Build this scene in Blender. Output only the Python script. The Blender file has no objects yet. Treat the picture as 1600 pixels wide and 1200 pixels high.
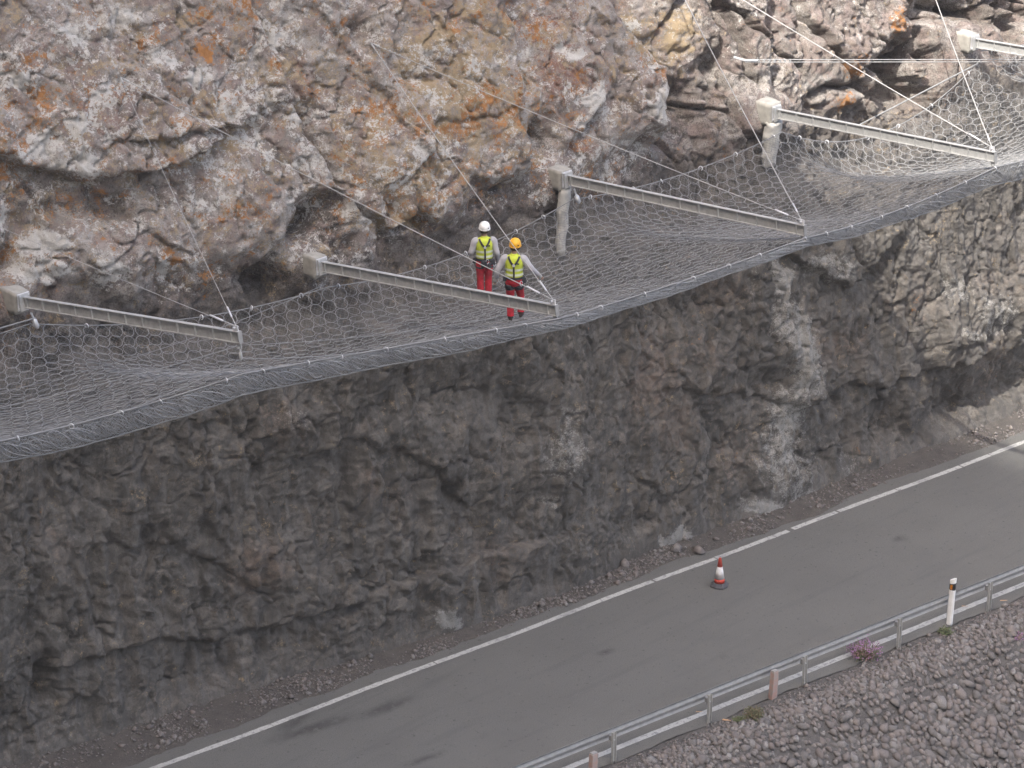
import bpy, bmesh, math, random
import numpy as np
from mathutils import Vector, Matrix, Quaternion

random.seed(7); rng = np.random.default_rng(7)
S = bpy.context.scene
COL = S.collection

# ------------------------------------------------------------------ camera
TH, PI_, FPX, DREF = math.radians(45), math.radians(23), 5250.0, 74.0
cR = np.array([math.cos(TH), -math.sin(TH), 0.0])
cF = np.array([math.sin(TH)*math.cos(PI_), math.cos(TH)*math.cos(PI_), -math.sin(PI_)])
cU = np.cross(cR, cF)
def ray(x, y): return cF + cR*(x-800)/FPX - cU*(y-600)/FPX
cC = -ray(1257, 1070)*DREF                      # the guard rail's middle post stands at the origin
def at_z(x, y, Z=0.0):
    v = ray(x, y); return cC + v*(Z-cC[2])/v[2]
def at_y(x, y, Y):
    v = ray(x, y); return cC + v*(Y-cC[1])/v[1]
def at_x(x, y, X):
    v = ray(x, y); return cC + v*(X-cC[0])/v[0]
def pix(P):
    q = np.asarray(P, float)-cC; d = q@cF
    return 800+FPX*(q@cR)/d, 600-FPX*(q@cU)/d, d
cam = bpy.data.objects.new('camera', bpy.data.cameras.new('camera'))
COL.objects.link(cam); S.camera = cam
cam.data.sensor_width = 36; cam.data.lens = FPX/1600*36
cam.data.clip_start = 1; cam.data.clip_end = 8000
cam.matrix_world = Matrix(((cR[0], cU[0], -cF[0], cC[0]), (cR[1], cU[1], -cF[1], cC[1]), (cR[2], cU[2], -cF[2], cC[2]), (0, 0, 0, 1)))
S.render.resolution_x, S.render.resolution_y = 1024, 768

# ------------------------------------------------------------------ light
SUN = Vector((-1.0, -0.45, 1.5)).normalized()
W = bpy.data.worlds.new('World'); S.world = W; W.use_nodes = True
nt = W.node_tree; bgn = nt.nodes['Background']
sky = nt.nodes.new('ShaderNodeTexSky'); sky.sky_type = 'NISHITA'; sky.sun_disc = False
sky.sun_elevation = math.asin(SUN.z); sky.sun_rotation = math.atan2(SUN.x, SUN.y)
sky.air_density = 1.0; sky.dust_density = 6.0; sky.ozone_density = 0.4
nt.links.new(sky.outputs[0], bgn.inputs[0]); bgn.inputs[1].default_value = 0.15
sl = bpy.data.lights.new('sun', 'SUN'); sl.energy = 2.7; sl.angle = math.radians(0.53); sl.color = (1, 0.95, 0.87)
so = bpy.data.objects.new('sun', sl); COL.objects.link(so)
so.rotation_euler = SUN.to_track_quat('Z', 'Y').to_euler(); so.location = (-60, -40, 150)
S.view_settings.view_transform = 'Standard'; S.view_settings.look = 'None'
S.view_settings.exposure = 1.84; S.view_settings.gamma = 1
S.cycles.max_bounces = 5; S.cycles.diffuse_bounces = 4

# ------------------------------------------------------------------ noise on arrays
def h3(ix, iy, iz, s):
    n = (ix.astype(np.int64)*374761393 + iy.astype(np.int64)*668265263 + iz.astype(np.int64)*2147483647 + s*974711) & 0xffffffff
    n = ((n ^ (n >> 13))*1274126177) & 0xffffffff
    n = ((n ^ (n >> 16))*2246822519) & 0xffffffff
    return ((n ^ (n >> 15)) & 0xffffff).astype(np.float32)/np.float32(0xffffff)
def vnoise(P, s=0):
    P = P.astype(np.float32); f = np.floor(P); i = f.astype(np.int64); t = P-f
    t = t*t*t*(t*(t*6-15)+10); r = 0
    for a in (0, 1):
        wx = t[:, 0] if a else 1-t[:, 0]
        for b in (0, 1):
            wy = t[:, 1] if b else 1-t[:, 1]
            for c in (0, 1):
                wz = t[:, 2] if c else 1-t[:, 2]
                r = r + wx*wy*wz*h3(i[:, 0]+a, i[:, 1]+b, i[:, 2]+c, s)
    return r*2-1
ROT = np.array([[0.80, 0.36, -0.48], [-0.48, 0.86, -0.15], [0.36, 0.36, 0.86]])
def fbm(P, f=1.0, oct=4, s=0, gain=.5, ridge=False):
    r = 0; a = 1.0; tot = 0; Q = P*f
    for o in range(oct):
        n = vnoise(Q, s+o*17)
        if ridge: n = 1-2*np.abs(n)
        r = r+a*n; tot += a; a *= gain; Q = Q@ROT.T*2.03+3.7
    return r/tot
def worley(P, s=0):
    P = P.astype(np.float32); f = np.floor(P); i = f.astype(np.int64)
    n = len(P); F1 = np.full(n, 9, np.float32); F2 = F1.copy(); idv = np.zeros(n, np.float32); cen = np.zeros((n, 3), np.float32)
    for a in (-1, 0, 1):
        for b in (-1, 0, 1):
            for c in (-1, 0, 1):
                X, Y, Z = i[:, 0]+a, i[:, 1]+b, i[:, 2]+c
                q = np.stack([X+h3(X, Y, Z, s), Y+h3(X, Y, Z, s+1), Z+h3(X, Y, Z, s+2)], 1).astype(np.float32)
                d = np.sqrt(((q-P)**2).sum(1))
                m = d < F1
                F2 = np.where(m, F1, np.minimum(F2, d)); F1 = np.where(m, d, F1)
                idv = np.where(m, h3(X, Y, Z, s+3), idv); cen[m] = q[m]
    return F1, F2, idv, cen
def sstep(a, b, x):
    t = np.clip((x-a)/(b-a), 0, 1); return t*t*(3-2*t)

# ------------------------------------------------------------------ mesh helpers
def link(o, parent=None):
    COL.objects.link(o)
    if parent is not None: o.parent = parent
    return o
def tag(o, label=None, cat=None, group=None, kind=None):
    if label: o['label'] = label
    if cat: o['category'] = cat
    if group: o['group'] = group
    if kind: o['kind'] = kind
    return o
def empty(name, loc=(0, 0, 0), rz=0.0):
    o = bpy.data.objects.new(name, None); o.location = loc; o.rotation_euler = (0, 0, rz); o.empty_display_size = .2
    return link(o)
def np_mesh(name, V, F, mat=None, smooth=False):
    """V (n,3); F (m,k) all faces of one size"""
    V = np.asarray(V, np.float32); F = np.asarray(F, np.int32)
    me = bpy.data.meshes.new(name); k = F.shape[1]
    me.vertices.add(len(V)); me.vertices.foreach_set('co', V.ravel())
    me.loops.add(F.size); me.loops.foreach_set('vertex_index', F.ravel())
    me.polygons.add(len(F)); me.polygons.foreach_set('loop_start', np.arange(0, F.size, k, dtype=np.int32))
    if smooth: me.polygons.foreach_set('use_smooth', np.ones(len(F), bool))
    me.update(calc_edges=True)
    if mat: me.materials.append(mat)
    return me
class MB:
    """collects shapes for ONE mesh"""
    def __init__(s): s.v = []; s.f = []
    def add(s, V, F):
        b = len(s.v); s.v += [tuple(map(float, p)) for p in V]; s.f += [tuple(int(i)+b for i in f) for f in F]; return s
    def box(s, c, d, M=None, taper=1.0):
        x, y, z = d[0]/2, d[1]/2, d[2]/2
        V = [(-x, -y, -z), (x, -y, -z), (x, y, -z), (-x, y, -z), (-x*taper, -y*taper, z), (x*taper, -y*taper, z), (x*taper, y*taper, z), (-x*taper, y*taper, z)]
        V = [Vector(p) for p in V]
        if M is not None: V = [M @ p for p in V]
        V = [p+Vector(c) for p in V]
        return s.add(V, [(0, 3, 2, 1), (4, 5, 6, 7), (0, 1, 5, 4), (1, 2, 6, 5), (2, 3, 7, 6), (3, 0, 4, 7)])
    def tube(s, pts, r, n=6, caps=True):
        pts = [Vector(p) for p in pts]; rs = r if hasattr(r, '__len__') else [r]*len(pts)
        rings = []; up = None
        for i, p in enumerate(pts):
            t = (pts[min(i+1, len(pts)-1)]-pts[max(i-1, 0)]).normalized()
            if up is None: up = t.orthogonal().normalized()
            up = (up-t*up.dot(t)).normalized(); w = t.cross(up)
            rings.append([p+(up*math.cos(2*math.pi*k/n)+w*math.sin(2*math.pi*k/n))*rs[i] for k in range(n)])
        return s.rings(rings, caps)
    def rings(s, rings, caps=True):
        n = len(rings[0]); V = [p for r in rings for p in r]; F = []
        for i in range(len(rings)-1):
            for k in range(n):
                a, b = i*n+k, i*n+(k+1) % n
                F.append((a, b, b+n, a+n))
        if caps: F += [tuple(range(n))[::-1], tuple((len(rings)-1)*n+k for k in range(n))]
        return s.add(V, F)
    def mesh(s, name, mat, smooth=False):
        me = bpy.data.meshes.new(name); me.from_pydata(s.v, [], s.f); me.update()
        bm = bmesh.new(); bm.from_mesh(me); bmesh.ops.recalc_face_normals(bm, faces=bm.faces); bm.to_mesh(me); bm.free()
        if smooth: me.polygons.foreach_set('use_smooth', np.ones(len(me.polygons), bool))
        if mat: me.materials.append(mat)
        return me
    def build(s, name, mat, parent=None, smooth=False, bevel=0):
        o = link(bpy.data.objects.new(name, s.mesh(name, mat, smooth)), parent)
        if bevel:
            m = o.modifiers.new('bevel', 'BEVEL'); m.width = bevel; m.segments = 2; m.limit_method = 'ANGLE'
        return o
def many_tubes(paths, r, n=3):
    """paths: list of (k,3) arrays -> V,F quads (open tubes), fast enough for tens of thousands of segments"""
    Vs, Fs, base = [], [], 0
    ang = np.arange(n)*2*math.pi/n
    for p in paths:
        p = np.asarray(p, float); k = len(p)
        if k < 2: continue
        t = np.gradient(p, axis=0); t /= np.linalg.norm(t, axis=1)[:, None]+1e-9
        ref = np.where(np.abs(t[:, 2:3]) > .9, np.array([[1., 0, 0]]), np.array([[0, 0, 1.]]))
        a = np.cross(t, ref); a /= np.linalg.norm(a, axis=1)[:, None]+1e-9
        b = np.cross(t, a)
        V = p[:, None, :]+r*(a[:, None, :]*np.cos(ang)[None, :, None]+b[:, None, :]*np.sin(ang)[None, :, None])
        Vs.append(V.reshape(-1, 3))
        i = np.arange(k-1)[:, None]*n+np.arange(n)[None, :]; j = np.arange(k-1)[:, None]*n+((np.arange(n)+1) % n)[None, :]
        Fs.append(np.stack([i, j, j+n, i+n], -1).reshape(-1, 4)+base); base += k*n
    return np.concatenate(Vs), np.concatenate(Fs)

# ------------------------------------------------------------------ materials
class NG:
    def __init__(s, name):
        s.m = bpy.data.materials.new(name); s.m.use_nodes = True; s.t = s.m.node_tree
        s.b = s.t.nodes['Principled BSDF']; s.co = s.t.nodes.new('ShaderNodeTexCoord').outputs['Object']
    def n(s, k, **kw):
        x = s.t.nodes.new(k)
        for a, v in kw.items(): setattr(x, a, v)
        return x
    def put(s, sock, v):
        if isinstance(v, bpy.types.NodeSocket): s.t.links.new(v, sock)
        elif isinstance(v, (tuple, list)) and len(v) == 3 and sock.type == 'RGBA': sock.default_value = (*v, 1)
        else: sock.default_value = v
    def noise(s, scale, det=5, rough=.55, dist=0, co=None, off=None):
        x = s.n('ShaderNodeTexNoise'); c = co or s.co
        if off:
            a = s.n('ShaderNodeVectorMath', operation='ADD'); s.put(a.inputs[0], c); a.inputs[1].default_value = off; c = a.outputs[0]
        s.put(x.inputs['Vector'], c)
        for k, v in (('Scale', scale), ('Detail', det), ('Roughness', rough), ('Distortion', dist)): x.inputs[k].default_value = v
        return x.outputs['Fac']
    def vor(s, scale, feat='F1', out='Distance', rand=1, co=None):
        x = s.n('ShaderNodeTexVoronoi', feature=feat); s.put(x.inputs['Vector'], co or s.co)
        x.inputs['Scale'].default_value = scale; x.inputs['Randomness'].default_value = rand
        return x.outputs[out]
    def math(s, op, a, b=0.0, c=0.0, clamp=False):
        x = s.n('ShaderNodeMath', operation=op, use_clamp=clamp)
        for i, v in enumerate((a, b, c)): s.put(x.inputs[i], v)
        return x.outputs[0]
    def ss(s, v, a, b):
        x = s.n('ShaderNodeMapRange', interpolation_type='SMOOTHSTEP'); s.put(x.inputs['Value'], v)
        s.put(x.inputs['From Min'], a); s.put(x.inputs['From Max'], b); return x.outputs['Result']
    def mix(s, f, a, b, mode='MIX'):
        x = s.n('ShaderNodeMix', data_type='RGBA', blend_type=mode)
        s.put(x.inputs['Factor'], f); s.put(x.inputs['A'], a) if False else None
        ins = [i for i in x.inputs if i.type == 'RGBA']
        s.put(ins[0], a); s.put(ins[1], b)
        return [o for o in x.outputs if o.type == 'RGBA'][0]
    def attr(s, name):
        x = s.n('ShaderNodeAttribute', attribute_name=name); return x.outputs['Fac']
    def map(s, scale):
        x = s.n('ShaderNodeMapping'); s.put(x.inputs['Vector'], s.co); x.inputs['Scale'].default_value = scale
        return x.outputs[0]
    def bump(s, h, strength=.5, dist=.02, prev=None):
        x = s.n('ShaderNodeBump'); s.put(x.inputs['Height'], h); x.inputs['Strength'].default_value = strength; x.inputs['Distance'].default_value = dist
        if prev is not None: s.put(x.inputs['Normal'], prev)
        return x.outputs[0]
    def done(s, col, rough=.8, metal=0.0, normal=None, spec=None):
        s.put(s.b.inputs['Base Color'], col); s.put(s.b.inputs['Roughness'], rough); s.put(s.b.inputs['Metallic'], metal)
        if normal is not None: s.put(s.b.inputs['Normal'], normal)
        if spec is not None: s.b.inputs['Specular IOR Level'].default_value = spec
        return s.m
def simple(name, c, c2=None, scale=8, rough=.7, metal=0, bump=0, bscale=40, spec=None, obj_var=0):
    g = NG(name); c2 = c2 or tuple(v*.75 for v in c)
    col = g.mix(g.ss(g.noise(scale, 6, .6), .35, .65), c, c2)
    if obj_var:
        oi = g.n('ShaderNodeObjectInfo').outputs['Random']
        hv = g.n('ShaderNodeHueSaturation'); g.put(hv.inputs['Color'], col)
        g.put(hv.inputs['Value'], g.math('MULTIPLY_ADD', oi, obj_var, 1-obj_var/2)); col = hv.outputs[0]
    nm = g.bump(g.noise(bscale, 4), bump, .01) if bump else None
    return g.done(col, rough, metal, nm, spec)

def rock_material():
    g = NG('cliff_rock')
    n1 = g.noise(.9, 8, .62, .4); n2 = g.noise(5, 8, .65, .3); n3 = g.noise(28, 6, .7); n4 = g.noise(2.2, 9, .7, .6, off=(31, 7, 3)); n5 = g.noise(70, 3, .6)
    fine = g.math('ADD', g.math('MULTIPLY', n2, .5), g.math('MULTIPLY', n3, .5))
    vs = g.noise(1.0, 7, .65, .3, co=g.map((2.6, 2.6, .32)))
    lo = g.mix(g.ss(n1, .3, .7), (.098, .092, .085), (.150, .140, .129))
    lo = g.mix(g.ss(n4, .5, .64), lo, (.195, .175, .155))
    lo = g.mix(g.math('MULTIPLY', g.ss(vs, .52, .66), .6), lo, (.21, .20, .186))
    lo = g.mix(g.math('MULTIPLY', g.ss(vs, .48, .36), .5), lo, (.088, .085, .082))
    lo = g.mix(g.math('MULTIPLY', g.ss(n2, .5, .66), .55), lo, (.195, .186, .176))
    lo = g.mix(g.math('MULTIPLY', g.ss(n3, .5, .64), .6), lo, (.080, .077, .074))
    up = g.mix(g.ss(n1, .3, .7), (.20, .155, .140), (.285, .232, .212))
    up = g.mix(g.ss(n4, .42, .60), up, (.225, .205, .188))
    up = g.mix(g.math('MULTIPLY', g.ss(g.noise(1.1, 9, .68, .8, off=(12, 3, 6)), .46, .60), .8), up, (.40, .375, .35))
    up = g.mix(g.math('MULTIPLY', g.ss(n2, .54, .66), .6), up, (.36, .31, .275))
    up = g.mix(g.math('MULTIPLY', g.ss(n3, .52, .66), .7), up, (.115, .092, .08))
    col = g.mix(g.attr('up'), lo, up)
    def patch(col, name, c, c2, lo_, hi_, nz):
        f = g.ss(g.math('MULTIPLY_ADD', g.attr(name), .45, nz), lo_, hi_)
        cc = g.mix(g.ss(n5, .35, .65), c, c2)
        return g.mix(f, col, cc)
    def wide(a, k): return g.math('MULTIPLY_ADD', g.math('SUBTRACT', a, .5), k, .5)
    def tri(s1, s2, s3, o, k): 
        return wide(g.math('ADD', g.math('MULTIPLY', g.noise(s1, 4, .6, .5, off=(o, 2*o, o)), .34), g.math('ADD', g.math('MULTIPLY', g.noise(s2, 6, .7, .3, off=(2*o, o, o)), .36), g.math('MULTIPLY', g.noise(s3, 5, .75, off=(o, o, 3*o)), .30))), k)
    fw = wide(fine, 2.2)
    col = patch(col, 'dark', (.075, .066, .061), (.105, .092, .084), .60, .95, fw)  # dark rock, and recess shade painted into the colour
    col = patch(col, 'tan', (.19, .155, .132), (.235, .187, .155), .62, 1.0, fw)
    col = patch(col, 'red', (.23, .125, .095), (.18, .10, .08), .70, .98, fw)
    col = patch(col, 'ochre', (.37, .295, .195), (.29, .22, .14), .68, .90, tri(2.0, 9, 30, 3, 3.2))
    col = patch(col, 'orange', (.38, .175, .055), (.31, .16, .075), .76, .92, tri(1.6, 7, 22, 11, 3.0))
    col = patch(col, 'white', (.58, .565, .54), (.45, .43, .40), .73, .88, tri(2.2, 8, 24, 7, 3.4))
    col = patch(col, 'pale', (.29, .28, .265), (.40, .39, .37), .68, 1.0, fw)
    # small black pits
    pit = g.ss(g.noise(45, 3, .5, off=(9, 9, 9)), .66, .74)
    col = g.mix(g.math('MULTIPLY', pit, .7), col, (.03, .028, .027))
    h = g.math('ADD', g.math('MULTIPLY', g.noise(7, 10, .7), .7), g.math('MULTIPLY', g.noise(30, 6, .7), .3))
    nm = g.bump(h, 1.0, .12)
    return g.done(col, .92, 0, nm, .25)
M_ROCK = rock_material()
def asphalt_material():
    g = NG('asphalt')
    n = g.noise(38, 6, .8); big = g.noise(.5, 5, .6); st = g.noise(1.3, 6, .6, co=g.map((.16, 1.6, 1)))
    col = g.mix(g.ss(n, .3, .7), (.102, .101, .095), (.172, .170, .160))
    col = g.mix(g.math('MULTIPLY', g.ss(big, .4, .7), .5), col, (.112, .110, .104))
    col = g.mix(g.math('MULTIPLY', g.ss(st, .5, .72), .4), col, (.09, .089, .089))
    col = g.mix(g.math('MULTIPLY', g.ss(g.noise(8, 7, .75, .3), .595, .65), .8), col, (.062, .062, .061))
    col = g.mix(g.math('MULTIPLY', g.ss(g.noise(3, 6, .7, off=(4, 4, 0)), .60, .75), .45), col, (.20, .196, .192))
    col = g.mix(g.math('MULTIPLY', g.attr('stain'), g.ss(g.noise(6, 5), .25, .5)), col, (.042, .041, .041))
    return g.done(col, .85, 0, g.bump(n, .8, .02), .3)
M_ASPH = asphalt_material()
def paint_material():
    g = NG('road_paint'); n = g.noise(9, 8, .75); m = g.math('MULTIPLY', g.ss(n, .38, .50), g.math('MULTIPLY_ADD', g.ss(g.noise(1.2, 3, .6), .35, .5), .5, .5))
    col = g.mix(m, (.22, .22, .22), g.mix(g.ss(g.noise(30, 4), .3, .7), (.50, .50, .48), (.38, .38, .365)))
    return g.done(col, .75, 0, g.bump(g.noise(60, 3), .3, .005))
M_PAINT = paint_material()
def soil_material(name, a, b, c):
    g = NG(name); n = g.noise(30, 6, .75); m = g.noise(3, 6, .65)
    col = g.mix(g.ss(m, .35, .65), a, b); col = g.mix(g.ss(n, .5, .72), col, c)
    col = g.mix(g.ss(g.noise(55, 3, .6, off=(3, 1, 8)), .6, .7), col, tuple(v*.4 for v in a))
    return g.done(col, .95, 0, g.bump(g.noise(26, 7, .75), .9, .05), .2)
M_SOIL = soil_material('verge_soil', (.088, .081, .076), (.115, .104, .096), (.185, .162, .143))
M_BANK = soil_material('bank_soil', (.098, .092, .089), (.125, .117, .112), (.20, .186, .178))
M_LAND = soil_material('hill_soil', (.12, .105, .09), (.16, .14, .115), (.09, .09, .06))
def stone_material():
    g = NG('rubble_stone'); oi = g.attr('tone')
    r = g.n('ShaderNodeValToRGB'); e = r.color_ramp.elements
    e[0].position = 0; e[0].color = (.14, .136, .130, 1); e[1].position = 1; e[1].color = (.22, .182, .163, 1)
    for p, c in ((.25, (.205, .19, .18, 1)), (.5, (.165, .138, .128, 1)), (.75, (.265, .255, .245, 1))):
        x = e.new(p); x.color = c
    g.put(r.inputs[0], oi)
    col = g.mix(g.ss(g.noise(14, 6, .7), .4, .66), r.outputs[0], (.15, .135, .13))
    col = g.mix(g.ss(g.noise(40, 4, .6), .58, .7), col, (.30, .285, .27))
    return g.done(col, .92, 0, g.bump(g.noise(18, 6, .7), .7, .03), .2)
M_STONE = stone_material()
def galv(name, c, rough=.5, metal=.35):
    g = NG(name)
    col = g.mix(g.ss(g.noise(7, 6, .7), .35, .65), c, tuple(v*.8 for v in c))
    col = g.mix(g.ss(g.noise(2.5, 5, .6, off=(2, 2, 2)), .6, .72), col, tuple(v*.7 for v in c))
    return g.done(col, rough, metal, g.bump(g.noise(50, 2), .1, .004))
M_STEEL = galv('galvanised_steel', (.47, .475, .475), .55, .25)
M_RAIL = galv('guard_rail_steel', (.28, .283, .283), .6, .1)
M_WIRE = galv('galvanised_wire', (.19, .197, .206), .6, .1)
M_RING = galv('ring_wire', (.31, .315, .32), .55, .1)
M_FOLD = galv('folded_wire', (.32, .332, .348), .6, .1)
M_ROPE = galv('wire_rope', (.24, .245, .25), .6, .1)
M_CABLE = galv('steel_cable', (.44, .44, .435), .55, .2)
M_BRIGHT = galv('bright_zinc', (.68, .69, .72), .35, .3)
M_CONC = simple('concrete', (.34, .33, .30), (.27, .26, .24), 5, .9, 0, .6, 22)

# ------------------------------------------------------------------ cliff
TOE_PX = [(-60, 1225), (100, 1172), (240, 1128), (350, 1090), (520, 1040), (700, 985), (870, 930), (1030, 850), (1200, 800), (1290, 755), (1400, 715), (1500, 685), (1600, 640)]
toe = np.array([at_z(*p) for p in TOE_PX])
def toe_y(X):
    X = np.asarray(X, float); k0 = (toe[1, 1]-toe[0, 1])/(toe[1, 0]-toe[0, 0])
    y = np.interp(X, toe[:, 0], toe[:, 1])
    y = np.where(X < toe[0, 0], toe[0, 1]-.10*(X-toe[0, 0]), y)
    return np.where(X > toe[-1, 0], toe[-1, 1]-.09*(X-toe[-1, 0]), y)
def prof(Z):
    Z = np.asarray(Z, float)
    return .05*Z+.37*np.clip(Z-9.6, 0, 14)+.5*np.clip(Z-21, 0, 200)
# smooth the toe so that the wall does not carry its kinks up
_tx = np.linspace(-160, 200, 1441); _ty = toe_y(_tx); _k = np.hanning(13); _k /= _k.sum()
_ts = np.convolve(np.pad(_ty, 6, mode='edge'), _k, mode='valid')
def wall_y(X, Z): return np.interp(X, _tx, _ts)+prof(Z)
def on_wall(x, y):
    P = at_y(x, y, 8.0)
    for _ in range(30): P = at_y(x, y, float(wall_y(P[0], P[2])))
    return P

def axis(lo, hi, step, far_lo, far_hi):
    a = list(np.arange(lo, hi, step)); s = step
    while a[-1] < far_hi: s *= 1.12; a.append(a[-1]+s)
    s = step; b = []; v = lo
    while v > far_lo: s *= 1.12; v -= s; b.append(v)
    return np.array(b[::-1]+a)
gx = axis(-21, 25.5, .04, -90, 150); gz = axis(-.25, 18.6, .04, -2.2, 70)
GX, GZ = np.meshgrid(gx, gz); nx, nz = len(gx), len(gz)
X0 = GX.ravel(); Z0 = GZ.ravel(); B = np.stack([X0, wall_y(X0, Z0), Z0], 1)
bx, by, bd = pix(B)
wn = np.stack([vnoise(B*.9, 5), vnoise(B*.9, 6)], 1)*10+np.stack([fbm(B, 3.0, 3, 15), fbm(B, 3.0, 3, 16)], 1)*9
qx, qy = bx+wn[:, 0], by+wn[:, 1]
UP = sstep(-.6, .9, Z0-(9.2+.6*vnoise(B*.5, 9)))

def blob(x, y, rx, ry, ang=0, p=2.0):
    a = math.radians(ang); dx, dy = qx-x, qy-y
    u = (dx*math.cos(a)+dy*math.sin(a))/rx; v = (-dx*math.sin(a)+dy*math.cos(a))/ry
    return np.exp(-((u*u+v*v)**(p/2)))
def poly(pts):
    best = np.full(len(qx), 1e9); sg = np.zeros(len(qx)); n = len(pts)-1
    for i, ((x0, y0), (x1, y1)) in enumerate(zip(pts[:-1], pts[1:])):
        dx, dy = x1-x0, y1-y0; L = math.hypot(dx, dy)
        t = ((qx-x0)*dx+(qy-y0)*dy)/L**2; tc = np.clip(t, 0, 1)
        d = np.hypot(qx-x0-tc*dx, qy-y0-tc*dy); c = (dx*(qy-y0)-dy*(qx-x0))/L
        m = d < best; best = np.where(m, d, best); sg = np.where(m, np.sign(c), sg)
    return best, sg
def ledge(pts, pos, dpos, neg, dneg, groove=0, gw=5, side=60):
    """pos: metres on the side below (left-to-right line) or to the left (downward line); neg on the other side"""
    d, s = poly(pts)
    r = np.where(s > 0, pos*np.exp(-d/dpos), neg*np.exp(-d/dneg))
    sm = sstep(-3, 3, d*s)
    r = sm*pos*np.exp(-d/dpos)+(1-sm)*neg*np.exp(-d/dneg)
    return r-groove*np.exp(-(d/gw)**2)

D = np.zeros(len(B))
# broken rock: large, middle and small blocks with joints, plus rough noise
WP = B+.16*np.stack([fbm(B, 1.1, 3, 40), fbm(B, 1.1, 3, 41), fbm(B, 1.1, 3, 42)], 1)
right = sstep(1000, 1120, bx)*UP                      # the fresh, blocky upper rock
JR = np.array([[.92, 0, .38], [0, 1, 0], [-.38, 0, .92]])   # joints dip steeply
def blocks(freq, aniso, seed, off, tilt, crack, cw):
    Q = (WP@JR.T)*np.array(aniso)*freq
    F1, F2, idv, cen = worley(Q, seed)
    g = (Q-cen)
    r = (idv-.5)*2*off+tilt*((np.modf(idv*17.3)[0]-.5)*g[:, 0]+(np.modf(idv*31.7)[0]-.6)*g[:, 2])
    return r-crack*np.exp(-((F2-F1)/cw)**2), F2-F1
b1, e1 = blocks(.55, (1.15, .6, .75), 11, .20, .75, .22, .035)
b2, e2 = blocks(1.5, (1.1, .7, .8), 23, .08, .40, .09, .04)
b3, e3 = blocks(4.0, (1, .8, .9), 37, .030, .17, .02, .06)
b4, e4 = blocks(9.0, (1, .9, 1), 53, .014, .075, 0, .1)
amp1 = .22+.95*right+.12*UP
calm = sstep(-.2, .5, fbm(B, .35, 3, 77))               # some areas stay massive and smooth
D += amp1*b1*(.5+.5*calm)+b2*(.36+.8*right-.08*UP)*(.35+.65*calm)+b3*(.55-.2*UP+1.1*right)*(.45+.55*calm)+b4*(.5+.4*calm+.6*right-.2*UP)
crk = fbm(B*np.array([1.3, 1, .75]), .8, 4, 401); crk2 = fbm(B*np.array([1, 1, 1.2]), 1.9, 4, 402)
D -= .13*np.exp(-(crk/.028)**2)+.05*(1-.6*UP)*np.exp(-(crk2/.035)**2)
# steep joint planes cut the upper face into slabs
cj = .91*X0+.42*Z0+.30*fbm(B, .7, 3, 201)+1.5*fbm(B, .12, 2, 202)
cj2 = -.35*X0+.94*Z0+.25*fbm(B, .8, 3, 203)
def bands(c, sp, amp, tilt, seed):
    k = np.floor(c/sp+.35*np.sin(c*1.7/sp)); o = h3(k.astype(np.int64), k.astype(np.int64)*0+seed, k.astype(np.int64)*0, 5)
    f = c/sp+.35*np.sin(c*1.7/sp)-k; return amp*(o-.5)*2+tilt*(f-.5)*(h3(k.astype(np.int64), k.astype(np.int64)*0+seed, k.astype(np.int64)*0, 8)-.3)
jm = UP*(1-.6*right)*sstep(-.5, .4, fbm(B, .3, 2, 204))
D += jm*(bands(cj, 1.7, .12, .28, 1)+bands(cj, .55, .035, .10, 2)+bands(cj2, 2.3, .07, .14, 3))
D -= right*.35*np.exp(-(e1/.05)**2)
D += .30*fbm(B, .32, 4, 3)+.075*fbm(B*np.array([1, 1, .6]), 1.3, 4, 8, .55, True)*(.8+.4*(1-UP))+.085*fbm(B, 5.0, 4, 12, .68)
# eroded gullies on the lower face
D += (1-UP)*.22*fbm(B*np.array([1.7, 1, .28]), 1.2, 3, 63, .5, True)
# features read from the photograph: upper face
ROUGH = fbm(B, 1.5, 4, 500)
D += ledge([(-30, 240), (40, 262), (80, 271), (130, 274), (190, 262), (245, 250), (285, 232)], -.05, 40, .52, 90, .12, 6)
D += ledge([(205, 212), (265, 204), (345, 200)], -.22, 25, .12, 40, .05, 5)
D += ledge([(385, -20), (405, 30), (438, 110), (470, 190), (500, 255), (528, 300)], .34, 120, -.36, 60, .45, 7)
D += ledge([(262, -10), (280, 60), (297, 120)], .08, 40, -.05, 30, .12, 4)
D += ledge([(765, -20), (778, 40), (790, 100), (800, 190), (822, 265)], .42, 150, -.28, 60, .18, 7)
D += ledge([(955, -20), (975, 40), (1022, 92), (1045, 190), (1036, 240)], .55, 150, -.75, 90, .12, 7)
D += ledge([(915, 185), (890, 245), (880, 262)], .12, 30, -.12, 30, .25, 6)
D += ledge([(560, 330), (640, 385), (735, 372)], -.1, 40, .25, 60, .12, 6)
D += ledge([(140, 130), (190, 115), (210, 165)], -.03, 20, .05, 20, .08, 4)
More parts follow.
